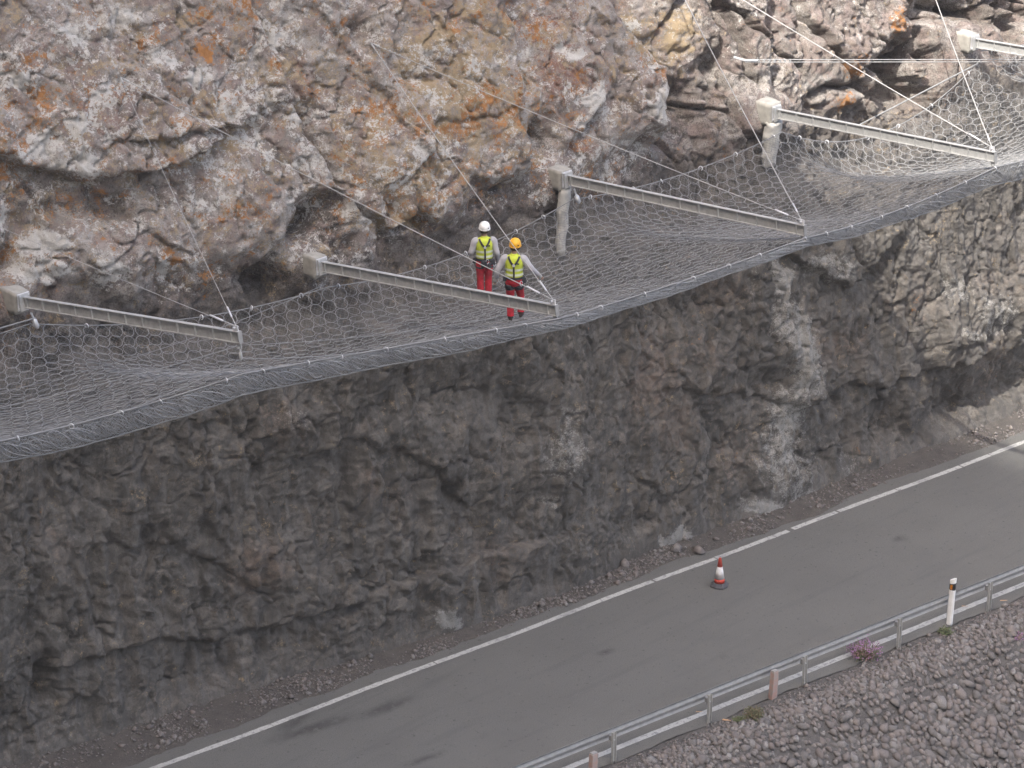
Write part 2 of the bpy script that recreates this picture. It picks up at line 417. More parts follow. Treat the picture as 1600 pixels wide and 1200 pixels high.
for x, y, rx, ry, a, am in [(490, 345, 34, 46, 25, -.85), (520, 380, 46, 20, 30, -.5), (470, 395, 24, 20, 0, -.4), (775, 318, 44, 18, -20, -.8), (735, 300, 20, 22, 0, -.35), (650, 352, 40, 14, -12, -.6), (610, 330, 18, 12, 0, -.3), (430, 435, 26, 26, 0, -.4), (560, 60, 22, 34, 10, -.45),
                            (842, 235, 20, 50, 5, -.6), (505, 130, 14, 32, 5, -.35), (640, 120, 30, 14, 20, -.2), (1092, 160, 48, 60, 0, -.75), (1135, 110, 12, 50, 0, -.5),
                            (1214, 120, 9, 90, 0, -.8), (1268, 165, 34, 18, 15, -.7), (1430, 115, 34, 52, 35, -2.2), (1375, 165, 30, 14, -35, -.8), (1390, 90, 12, 40, 10, -.4), (1550, 20, 80, 38, 0, -2.0), (1365, 105, 6, 50, -4, -.3),
                            (20, 400, 26, 36, 20, -.9), (410, 430, 30, 40, 0, -.5), (120, 330, 140, 38, -4, -.28), (620, 230, 90, 80, 0, .35), (930, 90, 70, 70, 0, .25), (130, 195, 90, 60, 0, .25),
                            (1170, 150, 20, 40, 0, .3), (1330, 150, 40, 26, 0, .3), (1300, 70, 90, 40, 0, .2), (1395, 60, 14, 60, 8, .35), (990, 160, 36, 50, -10, .3), (940, 255, 40, 24, 0, .25),
                            (170, 395, 110, 60, 0, .3), (380, 320, 70, 70, 0, .25)]:
    D += (1.25*am*np.clip(.7+1.3*ROUGH, .1, 1.5) if am < 0 else am)*blob(x, y, rx, ry, a)
DL = D.copy(); D = 0*D
# lower face
D += ledge([(1075, 608), (1130, 612), (1180, 618), (1230, 632), (1262, 622)], -.18, 50, .18, 50, .10, 6)
D += ledge([(1270, 625), (1320, 600), (1400, 590), (1470, 580), (1600, 540)], -.25, 50, .12, 60, .03, 6)
D += ledge([(530, 970), (640, 902), (745, 858), (860, 842)], .35, 70, -.10, 40, .08, 5)
D += ledge([(100, 1040), (230, 1000), (350, 1002), (470, 965), (540, 950)], -.2, 50, .18, 50, .06, 5)
D += ledge([(180, 850), (250, 842), (320, 870), (400, 905)], -.15, 40, .15, 40, .06, 5)
D += ledge([(480, 700), (560, 680), (640, 715), (705, 765)], -.15, 40, .2, 60, .06, 5)
D += ledge([(905, 640), (918, 720), (905, 760)], .3, 60, -.2, 40, .06, 5)
D += ledge([(1230, 395), (1280, 430), (1340, 442), (1375, 400)], -.25, 40, .25, 50, .06, 5)
for x, y, rx, ry, a, am in [(1243, 560, 34, 75, -8, .5), (1195, 600, 50, 24, 10, -.6), (1322, 700, 18, 50, 0, -.5), (1372, 668, 30, 40, 10, -.7), (1492, 640, 46, 44, -10, -1.1), (1430, 690, 24, 32, 0, -.6),
                            (1572, 610, 30, 46, 0, -.8), (1345, 740, 26, 40, 8, .4), (1550, 470, 60, 40, 0, .35), (70, 1062, 17, 36, -8, -.8), (232, 828, 16, 22, 30, -.55), (175, 842, 14, 8, 20, -.4),
                            (702, 770, 16, 18, 0, -.6), (565, 745, 22, 48, 0, .4), (606, 735, 10, 50, 10, -.35), (540, 740, 8, 46, 0, -.3), (870, 720, 44, 50, 0, .45), (1010, 620, 60, 90, 10, .3),
                            (440, 660, 46, 32, 0, .35), (60, 880, 40, 50, 0, .3), (400, 880, 70, 60, 0, .3), (1210, 745, 60, 60, 0, .4), (1060, 830, 20, 26, 0, .25), (690, 965, 30, 26, 0, .25),
                            (970, 830, 30, 40, 0, -.4), (300, 760, 70, 60, 0, .2), (120, 760, 60, 70, 0, -.25), (780, 640, 90, 60, 0, -.25), (640, 610, 120, 30, 0, -.3), (1100, 470, 60, 26, -15, -.3), (330, 950, 40, 30, 0, -.25),
                            (1240, 620, 26, 16, 0, .3), (1480, 520, 46, 40, 0, .4), (1160, 700, 40, 40, 0, -.25)]:
    D += am*blob(x, y, rx, ry, a)
D = DL+D*.72
# the struts' feet need sound, even rock
WPX = [(20, 465), (485, 410), (868, 275), (1195, 172), (1505, 62)]
for x, y in WPX:
    w = np.exp(-(((bx-x)/42)**2+((by-y)/42)**2)**2); D = D*(1-w)+w*.02
# and the rock stays behind the nets' inner ropes
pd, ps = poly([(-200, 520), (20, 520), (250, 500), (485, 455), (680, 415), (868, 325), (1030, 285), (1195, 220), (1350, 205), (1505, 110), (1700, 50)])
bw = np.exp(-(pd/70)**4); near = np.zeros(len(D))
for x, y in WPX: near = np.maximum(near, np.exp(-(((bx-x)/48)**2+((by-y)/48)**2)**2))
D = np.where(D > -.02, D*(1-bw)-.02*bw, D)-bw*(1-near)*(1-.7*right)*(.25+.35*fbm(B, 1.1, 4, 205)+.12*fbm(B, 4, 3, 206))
toe_w = sstep(.9, 0, Z0); D = D*(1-.75*toe_w)+.15*toe_w
farw = np.clip((np.abs(X0-2)-26)/30, 0, 1); D += farw*2.2*fbm(B, .06, 4, 91)+farw*.0
NRM = np.array([-.10, -.97, .22]); NRM /= np.linalg.norm(NRM)
lat = np.stack([fbm(B, 1.7, 3, 70), 0*X0, fbm(B, 1.7, 3, 71)], 1)*.16
P = B+NRM*D[:, None]+lat*sstep(.2, 1.2, Z0)[:, None]
idx = np.arange(nx*nz).reshape(nz, nx)
F = np.stack([idx[:-1, :-1], idx[:-1, 1:], idx[1:, 1:], idx[1:, :-1]], -1).reshape(-1, 4)
me = np_mesh('cliff', P, F, M_ROCK, False)
def put_attr(me, name, a):
    t = me.attributes.new(name, 'FLOAT', 'POINT'); t.data.foreach_set('value', np.ascontiguousarray(a, np.float32))
def blobs(lst): 
    r = np.zeros(len(qx))
    for x, y, rx, ry, a, am in lst: r = np.maximum(r, am*blob(x, y, rx, ry, a, 3))
    return r
white = blobs([(90, 55, 34, 26, 30, .75), (185, 22, 28, 22, 0, .85), (20, 120, 16, 18, 0, .8), (92, 190, 20, 44, -20, .9), (48, 228, 36, 26, 0, .95), (120, 245, 24, 32, -30, .9), (90, 260, 18, 12, 0, .8),
               (292, 122, 28, 20, 0, .85), (235, 80, 24, 30, 0, .6), (255, 110, 16, 40, -10, .6), (14, 350, 9, 42, -15, .95), (75, 388, 42, 26, 0, .8), (70, 425, 46, 24, 0, .8), (165, 432, 36, 34, 0, .85), (268, 425, 14, 30, -25, .85),
               (310, 420, 20, 20, 0, .6), (330, 315, 70, 14, -10, .65), (380, 180, 70, 130, -15, .55), (430, 50, 60, 60, 0, .55), (600, 60, 50, 30, 0, .4), (630, 240, 110, 60, 0, .42), (590, 300, 60, 40, 0, .45),
               (880, 74, 24, 14, 30, .75), (905, 160, 22, 34, -20, .8), (1012, 165, 26, 40, -10, .85), (895, 195, 20, 18, 0, .7), (1000, 60, 20, 60, -20, .5), (690, 320, 50, 30, 0, .4), (470, 200, 50, 60, 0, .45), (240, 300, 80, 30, 0, .35), (500, 240, 30, 50, 0, .45), (1005, 30, 20, 14, 0, .6)])*UP
orange = blobs([(40, 92, 40, 16, -15, .62), (312, 85, 12, 44, -10, .9), (335, 60, 12, 40, -10, .55), (300, 12, 16, 16, 0, .7), (253, 190, 17, 12, 0, .95), (350, 160, 24, 40, 0, .55), (418, 112, 14, 22, 0, .75), (318, 285, 14, 16, 0, .75), (262, 395, 14, 22, 0, .8), (282, 410, 14, 12, 0, .8),
                (130, 160, 60, 14, -15, .5), (200, 60, 40, 20, 0, .5), (240, 240, 14, 14, 0, .6), (140, 240, 20, 16, 0, .5), (700, 40, 30, 30, 0, .5), (725, 30, 10, 10, 0, .8), (850, 40, 40, 20, 0, .5), (860, 150, 20, 14, 0, .6), (1345, 100, 22, 24, 0, .9), (1330, 165, 28, 24, 0, .85), (1280, 172, 16, 12, 0, .8), (1396, 50, 12, 60, 8, .7), (1420, 25, 40, 24, 0, .55), (1365, 150, 18, 30, 0, .7)])*UP
orange = np.maximum(orange, blobs([(1060, 520, 30, 30, 0, .25), (1415, 470, 16, 40, 20, .42), (1310, 540, 20, 10, 0, .3), (1155, 720, 8, 16, 0, .3), (1290, 480, 30, 30, 0, .2), (1330, 420, 12, 10, 0, .35)]))
ochre = blobs([(430, 120, 80, 130, -15, .55), (690, 130, 90, 150, -10, .85), (720, 60, 60, 70, 0, .85), (640, 280, 120, 60, 0, .72), (780, 180, 30, 70, 0, .8), (560, 200, 70, 90, 0, .6), (1010, 50, 60, 60, 0, .7), (1070, 60, 40, 60, 0, .85), (620, 340, 100, 30, 0, .6), (350, 230, 60, 40, 0, .6)])*UP
red = blobs([(870, 110, 60, 70, 0, .8), (850, 40, 60, 50, 0, .7), (905, 232, 24, 12, 0, .9), (990, 100, 40, 60, 0, .6), (620, 160, 50, 70, 0, .5), (130, 170, 80, 50, 0, .6), (480, 110, 30, 50, 0, .6), (60, 90, 60, 30, 0, .5)])*UP
tan = blobs([(1010, 590, 50, 80, 15, .75), (1050, 660, 50, 60, 0, .65), (1000, 540, 30, 30, 0, .7), (400, 880, 60, 50, -20, .75), (435, 655, 46, 40, 0, .6), (570, 745, 18, 40, 0, .6), (780, 870, 60, 50, 0, .5), (1130, 450, 50, 40, 0, .6), (1290, 540, 60, 40, 0, .6), (1420, 470, 40, 50, 0, .4), (1560, 440, 60, 50, 0, .4), (1500, 500, 60, 40, 0, .3), (80, 860, 30, 40, 0, .5), (620, 780, 60, 40, 0, .35), (1300, 60, 150, 60, 0, .4), (1150, 720, 40, 60, 0, .5), (1100, 560, 40, 30, 0, .5), (1550, 560, 30, 60, 0, .5)])
pale = blobs([(1243, 545, 30, 90, -8, 1.1), (1225, 650, 26, 60, 0, 1.0), (1215, 700, 30, 50, 0, .9), (1215, 490, 16, 60, 0, .9), (1280, 410, 40, 26, 0, .85), (1215, 440, 12, 46, 0, 1.3), (1180, 425, 12, 30, 0, .5), (870, 700, 34, 70, 10, .72), (860, 790, 20, 14, 0, .8), (1225, 740, 50, 46, 0, .7), (1195, 792, 46, 13, -12, 1.5), (1062, 832, 20, 16, 0, 1.5), (1042, 846, 20, 11, 0, 1.4), (690, 968, 24, 16, 30, 1.3), (1240, 780, 40, 16, -15, .8), (1540, 490, 40, 40, 0, .75), (1480, 450, 40, 30, 0, .7), (1500, 520, 30, 12, 20, .8), (450, 650, 26, 26, 0, .5), (280, 640, 20, 10, 0, .4), (100, 1150, 40, 60, 0, .3), (1213, 95, 4, 55, 0, .9), (1367, 110, 4, 42, -4, .9), (985, 920, 14, 10, 0, .6), (1290, 130, 40, 20, 0, .5), (1260, 40, 60, 40, 0, .35), (1320, 720, 20, 30, 0, .5)])
dark = blobs([(340, 440, 120, 26, -10, .6), (560, 395, 60, 26, 0, .6), (900, 285, 60, 30, 0, .4), (1150, 30, 90, 50, 0, .6), (1330, 25, 120, 34, 0, .6), (1090, 190, 40, 50, 0, .7), (500, 360, 60, 60, 0, .7), (775, 318, 60, 36, 0, .7), (660, 355, 60, 26, 0, .6), (440, 430, 60, 50, 0, .6), (130, 315, 160, 32, 0, .55), (840, 230, 26, 60, 0, .6), (1490, 620, 80, 70, 0, .55), (220, 380, 60, 40, 0, .3), (200, 130, 60, 30, 0, .35), (1560, 20, 60, 50, 0, .7), (1110, 120, 30, 80, 0, .4)])  # dark rock, plus shade painted in at the caves, cracks and gaps
dark = np.maximum(dark, .55*bw*(1-right))  # shade of the undercut above the net, put into the rock colour
leftz = UP*(1-right); white = np.maximum(white*1.3, (.34+.4*fbm(B, .5, 3, 301))*leftz*(1-.7*blob(120, 320, 170, 40))); ochre = np.maximum(ochre, (.26+.35*fbm(B, .4, 3, 302))*leftz); orange = np.maximum(orange*1.1, (.36+.45*fbm(B, .45, 3, 303))*leftz)
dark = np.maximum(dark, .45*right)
white = white-.5*(1-UP); orange = orange-.12*(1-UP)
off = (np.abs(X0-2) > 24) | (Z0 > 19.5)
rnd = fbm(B, .5, 3, 123)
white = np.where(off, UP*np.clip(rnd*1.4+.2, 0, .8), white); ochre = np.where(off, UP*.5, ochre)
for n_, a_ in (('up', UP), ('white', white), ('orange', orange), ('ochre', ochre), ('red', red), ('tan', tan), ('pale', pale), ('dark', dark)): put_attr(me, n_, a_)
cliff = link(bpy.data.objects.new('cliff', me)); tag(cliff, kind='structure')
vx, vy, vd = pix(P)
def cliff_hit(x, y):
    """front-most point of the built rock under a pixel (also above the frame)"""
    m = np.where((np.abs(vx-x) < 5) & (np.abs(vy-y) < 5))[0]
    if len(m) == 0: return on_wall(x, y)
    return P[m[np.argmin(vd[m])]].astype(float)

# ------------------------------------------------------------------ road, verge, bank, far land
LINE_PX = [(250, 1200), (480, 1110), (700, 1028), (1000, 915), (1250, 823), (1300, 803), (1600, 692)]
RAIL_PX = [(957, 1190), (1107, 1130), (1257, 1070), (1402, 1010), (1543, 953)]
def fit(pts):
    q = np.array([at_z(*p) for p in pts]); return np.polyfit(q[:, 0], q[:, 1], 1)
kl, kr = fit(LINE_PX), fit(RAIL_PX)
line_y = lambda X: np.polyval(kl, X)
rail_y = lambda X: np.polyval(kr, X)
def strip(name, ya, yb, xs, zf, mat, ny=2):
    V = []; n = len(xs)
    for j in range(ny):
        t = j/(ny-1)
        for x in xs:
            y = ya(x)*(1-t)+yb(x)*t; V.append((x, y, zf(x, y, t)))
    F = [(j*n+i, j*n+i+1, (j+1)*n+i+1, (j+1)*n+i) for j in range(ny-1) for i in range(n-1)]
    return np_mesh(name, V, F, mat, True)
xs = np.arange(-70, 110, .1)
edge_n = fbm(np.stack([xs, xs*0, xs*0], 1), .8, 4, 51)*.18+.06*fbm(np.stack([xs, xs*0, xs*0], 1), 5, 2, 52)
asp_in = lambda x: line_y(x)+.45+np.interp(x, xs, edge_n)-.28*np.exp(-((x-at_z(1275, 815)[0])/1.3)**2)
me = strip('road', lambda x: rail_y(x)-.02-.5*np.interp(x, xs, np.roll(edge_n, 37)), asp_in, xs, lambda x, y, t: 0.0, M_ASPH, 40)
co = np.empty(len(me.vertices)*3, np.float32); me.vertices.foreach_get('co', co); co = co.reshape(-1, 3)
st = np.zeros(len(co))
for x, y, rx, ry, a in [(488, 1138, 1.0, .14, -6), (460, 1128, .5, .12, 12), (605, 1105, .7, .14, 0), (700, 1170, 1.6, .05, 2), (1125, 1030, .25, .06, 0), (1408, 842, .22, .1, 0), (945, 1020, .25, .06, 0)]:
    c = at_z(x, y); aa = math.radians(a-5); dx, dy = co[:, 0]-c[0], co[:, 1]-c[1]
    u = (dx*math.cos(aa)+dy*math.sin(aa))/rx; v = (-dx*math.sin(aa)+dy*math.cos(aa))/ry
    st = np.maximum(st, np.exp(-(u*u+v*v)**1.5)*.8)
put_attr(me, 'stain', st)
road = tag(link(bpy.data.objects.new('road', me)), kind='structure')
# edge lines: the cliff-side one is broken in places
def line_piece(x0, x1, yf, w, name):
    xx = np.linspace(x0, x1, max(3, int((x1-x0)/.08))); j = fbm(np.stack([xx, xx*0, xx*0], 1), 6, 3, 87)*.012
    V = [(x, yf(x)-w/2+jj, .004) for x, jj in zip(xx, j)]+[(x, yf(x)+w/2+jj*1.2, .004) for x, jj in zip(xx, np.roll(j, 5))]; n = len(xx)
    return tag(link(bpy.data.objects.new(name, np_mesh(name, V, [(i, i+1, n+i+1, n+i) for i in range(n-1)], M_PAINT))), kind='structure')
gaps = sorted([(at_z(x, y)[0], g*.5) for x, y, g in [(1022, 908, .06), (1245, 832, .16), (1310, 800, .07), (1120, 873, .03), (1500, 728, .04), (1550, 712, .03), (680, 1036, .025), (1400, 765, .03), (1210, 838, .02)]])
x_ = -60.0
lw = lambda x: line_y(x)+.05*math.sin(x*.9+1)*.4
for g_, w_ in gaps+[(100, 0)]:
    line_piece(x_, g_-w_, lw, .145, 'edge_line'); x_ = g_+w_
line_piece(-60, 100, lambda x: rail_y(x)+.40, .16, 'edge_line')
# verge between asphalt and rock: a low gravel fan
vx_ = np.concatenate([np.arange(-70, -20, .5), np.arange(-20, 26, .09), np.arange(26, 110, .5)])
def verge_z(x, y, t): return -.012+.02*t+.35*max(0, t-.25)**1.6
me = strip('verge', lambda x: asp_in(x)-.35, lambda x: wall_y(x, 0)+.7, vx_, verge_z, M_SOIL, 26)
co = np.empty(len(me.vertices)*3, np.float32); me.vertices.foreach_get('co', co); co = co.reshape(-1, 3)
tt = np.repeat(np.linspace(0, 1, 26), len(vx_)); co[:, 2] += (sstep(.12, .3, tt)*(.05*fbm(co, 2.0, 4, 31)+.03*fbm(co, 9, 2, 32)+.03)-.02*(1-sstep(.05, .2, tt)))
me.vertices.foreach_set('co', co.ravel().astype(np.float32)); me.update()
verge = tag(link(bpy.data.objects.new('verge', me)), kind='structure'); VERGE = co
# bank below the guard rail, falling to the valley
bxs = np.concatenate([np.arange(-70, -9, 1.0), np.arange(-9, 18, .12), np.arange(18, 110, 1.0)])
rows = list(np.arange(-.3, 9.5, .12))+list(10+np.cumsum(np.geomspace(.3, 12, 22)))
V = np.array([(x, rail_y(x)-r, 0) for r in rows for x in bxs]); dist = np.repeat(np.array(rows), len(bxs))
V[:, 2] = -.012-.03*sstep(.0, .25, .15-dist)+.02*sstep(.1, .3, dist)-.05*np.clip(dist-.6, 0, 1.0)-.72*np.clip(dist-.75, 0, 1e9)*sstep(.6, 1.7, dist)
V[:, 2] = np.maximum(V[:, 2], -40)+sstep(.35, .8, dist)*(.10*fbm(V, .8, 4, 61)+.05*fbm(V, 4, 3, 62))
n = len(bxs)
Fb = [(j*n+i, (j+1)*n+i, (j+1)*n+i+1, j*n+i+1) for j in range(len(rows)-1) for i in range(n-1)]
bank = tag(link(bpy.data.objects.new('embankment', np_mesh('embankment', V, Fb, M_BANK, True))), kind='structure')
def bank_z(x, y):
    i = np.argmin((V[:, 0]-x)**2+(V[:, 1]-y)**2); return float(V[i, 2])
# valley floor out to the horizon and an unseen ridge, shaped to keep the sun off most of the face
m_ = MB(); m_.add([(-1500, -1500, -42), (1500, -1500, -42), (1500, 1500, -42), (-1500, 1500, -42)], [(0, 1, 2, 3)])
tag(m_.build('ground', M_LAND), kind='structure')
my = np.arange(-260, 261, 5.0); mxs = np.arange(-420, -60, 5.0)
MX, MY = np.meshgrid(mxs, my); Q = np.stack([MX.ravel(), MY.ravel(), 0*MX.ravel()], 1)
RX, RH = -96.0, 168.0
u = Q[:, 0]-RX
hz_ = np.where(u > 0, RH*np.clip(1-u/38, 0, 1)**.9, RH*np.clip(1+u/330, 0, 1))
Q[:, 2] = -42+np.maximum(0, hz_+42*np.where(hz_ > 0, 1, 0)+(9*fbm(Q, .02, 4, 5)+2.5*fbm(Q, .12, 3, 6))*np.clip(hz_/60, 0, 1))
n = len(mxs)
Fm = [(j*n+i, j*n+i+1, (j+1)*n+i+1, (j+1)*n+i) for j in range(len(my)-1) for i in range(n-1)]
tag(link(bpy.data.objects.new('mountain', np_mesh('mountain', Q, Fm, M_LAND, False))), kind='structure')

# thin air volume added round the whole place to lift the blacks
hb = MB().box((0, 0, 58), (3010, 3010, 202)).build('veil_haze', None); tag(hb, kind='stuff')
hm = bpy.data.materials.new('veil_haze'); hm.use_nodes = True; hm.node_tree.nodes.clear()
ou = hm.node_tree.nodes.new('ShaderNodeOutputMaterial'); pv = hm.node_tree.nodes.new('ShaderNodeVolumePrincipled')
pv.inputs['Color'].default_value = (.93, .91, .89, 1); pv.inputs['Density'].default_value = .00048
hm.node_tree.links.new(pv.outputs[0], ou.inputs['Volume']); hb.data.materials.append(hm)

# ------------------------------------------------------------------ struts, blocks, cables
TPX = [(375, 527), (870, 485), (1258, 360), (1555, 245)]
Wp = [on_wall(*p)+np.array([0, -.30, 0]) for p in WPX]
Tp = []
for i, p in enumerate(TPX): Tp.append(at_x(*p, Wp[i][0]))
d3 = Tp[3]-Wp[3]; Tp.append(Wp[4]+d3*.97)
# one strut before the frame and one after it carry the nets on
w_l = Wp[0]-(Wp[1]-Wp[0])*1.0+np.array([0, .1, -.15]); Wl, Tl = w_l, w_l+np.array([0, -6.8, .3])
w_r = Wp[4]+(Wp[4]-Wp[3]); Wr, Tr = w_r, w_r+d3
ALLW = [Wl]+Wp+[Wr]; ALLT = [Tl]+Tp+[Tr]
M_GROUT = simple('pale_grout', (.52, .51, .48), (.40, .39, .37), 4, .9, 0, .7, 20)
STRUT_L = ['grey steel strut over the loose shaded net end, next before the workers\' strut',
           'grey steel strut crossing in front of the two workers\' legs',
           'grey steel strut on the block above a long pale grout streak, net shaded around it',
           'bright sunlit steel strut ending above the thick sunlit net edge',
           'sunlit steel strut holding the start of the second net, beside the dark rock gap']
BLOCK_L = ['small concrete block holding the strut over the loose net end', 'square concrete block holding the strut in front of the workers', 'concrete block with a long ragged grout column beneath it in shade',
           'white sunlit concrete block with a lumpy grout column beneath it', 'grey concrete block at the dark rock gap, under the second net\'s strut']
def frame(W_, T_):
    d = Vector(T_)-Vector(W_); L = d.length; x = d.normalized(); y = Vector((0, 0, 1)).cross(x).normalized(); z = x.cross(y)
    return Matrix((x, y, z)).transposed().to_4x4(), L
for i in range(5):
    W_, T_ = Wp[i], Tp[i]; R, L = frame(W_, T_)
    root = empty('steel_strut'); root.matrix_world = Matrix.Translation(Vector(W_)) @ R
    tag(root, STRUT_L[i], 'steel strut', 'struts holding up the rockfall nets')
    H, Bf, tf, tw = .23, .098, .014, .012
    x0 = .12
    MB().box((x0+(L-x0)/2, 0, 0), (L-x0, tw, H-2*tf)).build('web', M_STEEL, root)
    MB().box((x0+(L-x0)/2, 0, H/2-tf/2), (L-x0, Bf, tf)).build('top_flange', M_STEEL, root)
    MB().box((x0+(L-x0)/2, 0, -H/2+tf/2), (L-x0, Bf, tf)).build('bottom_flange', M_STEEL, root)
    ns = 13
    for s_ in (1, -1):
        sm = MB().box((0, s_*(Bf/4+tw/4), 0), (.014, Bf/2-tw/2-.004, H-2*tf-.002)).mesh('stiffener', M_STEEL)
        for k in range(ns):
            o = link(bpy.data.objects.new('stiffener', sm), root); o.location = (x0+.08+(L-x0-.3)*k/(ns-1), 0, 0)
    MB().box((x0-.02, 0, 0), (.03, .26, .34)).build('base_plate', M_STEEL, root)
    m = MB(); m.box((x0-.10, .05, 0), (.16, .02, .2)); m.box((x0-.10, -.05, 0), (.16, .02, .2)); m.tube([(x0-.1, -.12, 0), (x0-.1, .12, 0)], .025, 8)
    m.build('hinge', M_STEEL, root)
    MB().box((L+.008, 0, 0), (.016, Bf, H)).build('end_plate', M_RAIL, root)
    m = MB(); m.box((L-.09, 0, H/2+.055), (.14, .02, .11)); m.tube([(L-.09, -.06, H/2+.07), (L-.09, .06, H/2+.07)], .02, 8); m.build('cable_lug', M_BRIGHT, root)
    m = MB(); m.box((L-.06, 0, -H/2-.06), (.12, .02, .12)); m.tube([(L-.06, -.05, -H/2-.09), (L-.06, .05, -H/2-.09)], .02, 8); m.build('net_lug', M_STEEL, root)
    # concrete block on the rock
    blk = empty('concrete_block', (W_[0], W_[1], W_[2])); blk.rotation_euler = (0, 0, math.atan2(R[1][0], R[0][0]))
    tag(blk, BLOCK_L[i], 'concrete block', 'concrete blocks under the struts')
    bm = bmesh.new(); bmesh.ops.create_cube(bm, size=1); bmesh.ops.subdivide_edges(bm, edges=bm.edges[:], cuts=5, use_grid_fill=True)
    rr = random.Random(i+3)
    big = (.56, .34, .48) if i != 3 else (.6, .42, .56)
    co = np.array([v.co[:] for v in bm.verts]); nz_ = fbm(co*np.array([1, 1, 1])+i*9.1, 2.2, 3, 5+i)
    for v, c, q in zip(bm.verts, co, nz_):
        dd = c/np.linalg.norm(c)*.55; c2 = c*.93+dd*.07; c2 = c2*(1+.07*q)
        v.co = (c2[0]*big[0]-.26, c2[1]*big[1], c2[2]*big[2]-.02)
    me = bpy.data.meshes.new('block_body'); bm.to_mesh(me); bm.free(); me.materials.append(M_CONC)
    me.polygons.foreach_set('use_smooth', np.ones(len(me.polygons), bool))
    link(bpy.data.objects.new('block_body', me), blk)
    m = MB().box((.055, 0, .02), (.02, .30, .36)); m.build('wall_plate', M_BRIGHT, blk, bevel=.004)
    for yy in (-.11, .11):
        for zz in (-.12, .16): MB().tube([(.06, yy, zz), (.10, yy, zz)], .02, 6).build('anchor_bolt', M_BRIGHT, blk)
    if i in (2, 3):
        rings = []; n_ = 14
        h_ = 1.6 if i == 2 else 1.1
        for k in range(16):
            t = k/15; z = -.22-h_*t; r0 = (.16 if i == 2 else .24)*(1-.25*t)
            rg = []
            for a in range(n_):
                an = 2*math.pi*a/n_; jit = 1+.16*(rr.random()-.5)
                rg.append((-.02-.12*t+math.cos(an)*r0*.8*jit, math.sin(an)*r0*jit+.02*math.sin(k*.9), z+.04*math.sin(an*3+k)))
            rings.append(rg)
        MB().rings(rings).build('grout_column', M_GROUT, blk, True)
def cable_mesh(a, b, r=.013, sag=.06, n=14):
    a, b = np.array(a, float), np.array(b, float); t = np.linspace(0, 1, n)[:, None]
    p = a*(1-t)+b*t; p[:, 2] -= sag*4*(t*(1-t))[:, 0]
    return MB().tube(p, r, 6)
ANCH = {'z': (-190, 268), 'b': (190, 115), 'a': (572, 62), 'c': (1021, -80), 'd': (1432, -75)}
anc = {k: cliff_hit(*v) for k, v in ANCH.items()}
def top_of(T_): return np.array(T_)+np.array([0, .1, .19])
CAB = [('z', 0, 'thin stay cable rising low over white lichen from the loose net end\'s strut'), ('b', 0, 'faint stay cable crossing orange lichen down to the strut over the loose net end'),
       ('b', 1, 'long stay cable from lichen rock passing in front of the workers to their strut'), ('a', 1, 'stay cable dropping steeply behind the workers to the tip of their strut'),
       ('a', 2, 'long stay cable across reddish rock down to the strut with the grout streak'), ('c', 2, 'bright steep stay cable down to the tip of the strut with the grout streak'),
       ('c', 3, 'long bright stay cable slanting over orange rock to the sunlit strut'), ('d', 3, 'steep bright stay cable dropping to the tip of the sunlit strut')]
for k, i, lab in CAB:
    a, b = anc[k], top_of(Tp[i]); a = a+np.array([-.0, -.05, .0])
    root = empty('stay_cable', a); tag(root, lab, 'cable', 'stay cables between rock and strut tips')
    o = cable_mesh((0, 0, 0), b-a, (.0058 if k+str(i) in ('b0', 'z0') else .009) if k in 'zba' else .013).build('rope', M_CABLE, root, True)
    d = Vector(b-a).normalized(); e = Vector(b-a)
    MB().tube([e-d*.62, e-d*.60, e-d*.32, e-d*.30], [.010, .019, .019, .010], 8).build('ferrule', M_BRIGHT, root, True)
    MB().tube([e-d*.30, e], .011, 6).build('eye_bolt', M_CABLE, root, True)
    MB().tube([d*.02, d*.22], .02, 8).build('anchor_eye', M_STEEL, root, True)
    for q in range(4):
        MB().box(tuple(d*(.35+.12*q)), (.035, .035, .025)).build('clamp', M_STEEL, root)

# ------------------------------------------------------------------ ring nets
def catm(P_, n):
    P_ = np.asarray(P_, float); t = np.linspace(0, len(P_)-1, n); i = np.clip(t.astype(int), 0, len(P_)-2); f = (t-i)[:, None]
    return P_[i]*(1-f)+P_[i+1]*f
HANG_X = [-400, 0, 200, 400, 520, 740, 870, 1060, 1258, 1400, 1555, 1700]; HANG_PX = [28, 27, 30, 27, 24, 21, 14, 13, 12, 18, 26, 28]
def hang(px_): return np.interp(px_, HANG_X, HANG_PX)/(FPX/76*math.cos(PI_))
SAG_IN = [.35, .32, .36, .25, .95, .4]; SAG_OUT = [.30, .10, .20, .30, .35, .3]; DROP_T = [.45, .74, .18, .16, .24, .26, .3]
def net_edges(a, b, N):
    """inner and outer rope polylines over bays a..b-1 (N points per bay)"""
    I, O = [], []
    for i in range(a, b):
        t = np.linspace(0, 1, N, endpoint=(i == b-1))[:, None]
        w0, w1 = ALLW[i]+np.array([.0, -.25, -.42]), ALLW[i+1]+np.array([0, -.25, -.42])
        p = w0*(1-t)+w1*t; p[:, 2] -= SAG_IN[i]*4*(t*(1-t))[:, 0]; I.append(p)
        o0 = ALLT[i]+np.array([0, -.06, -DROP_T[i]]); o1 = ALLT[i+1]+np.array([0, -.06, -DROP_T[i+1]])
        p = o0*(1-t)+o1*t; p[:, 2] -= SAG_OUT[i]*4*(t*(1-t))[:, 0]; p[:, 1] += .25*4*(t*(1-t))[:, 0]; O.append(p)
    return np.concatenate(I), np.concatenate(O)
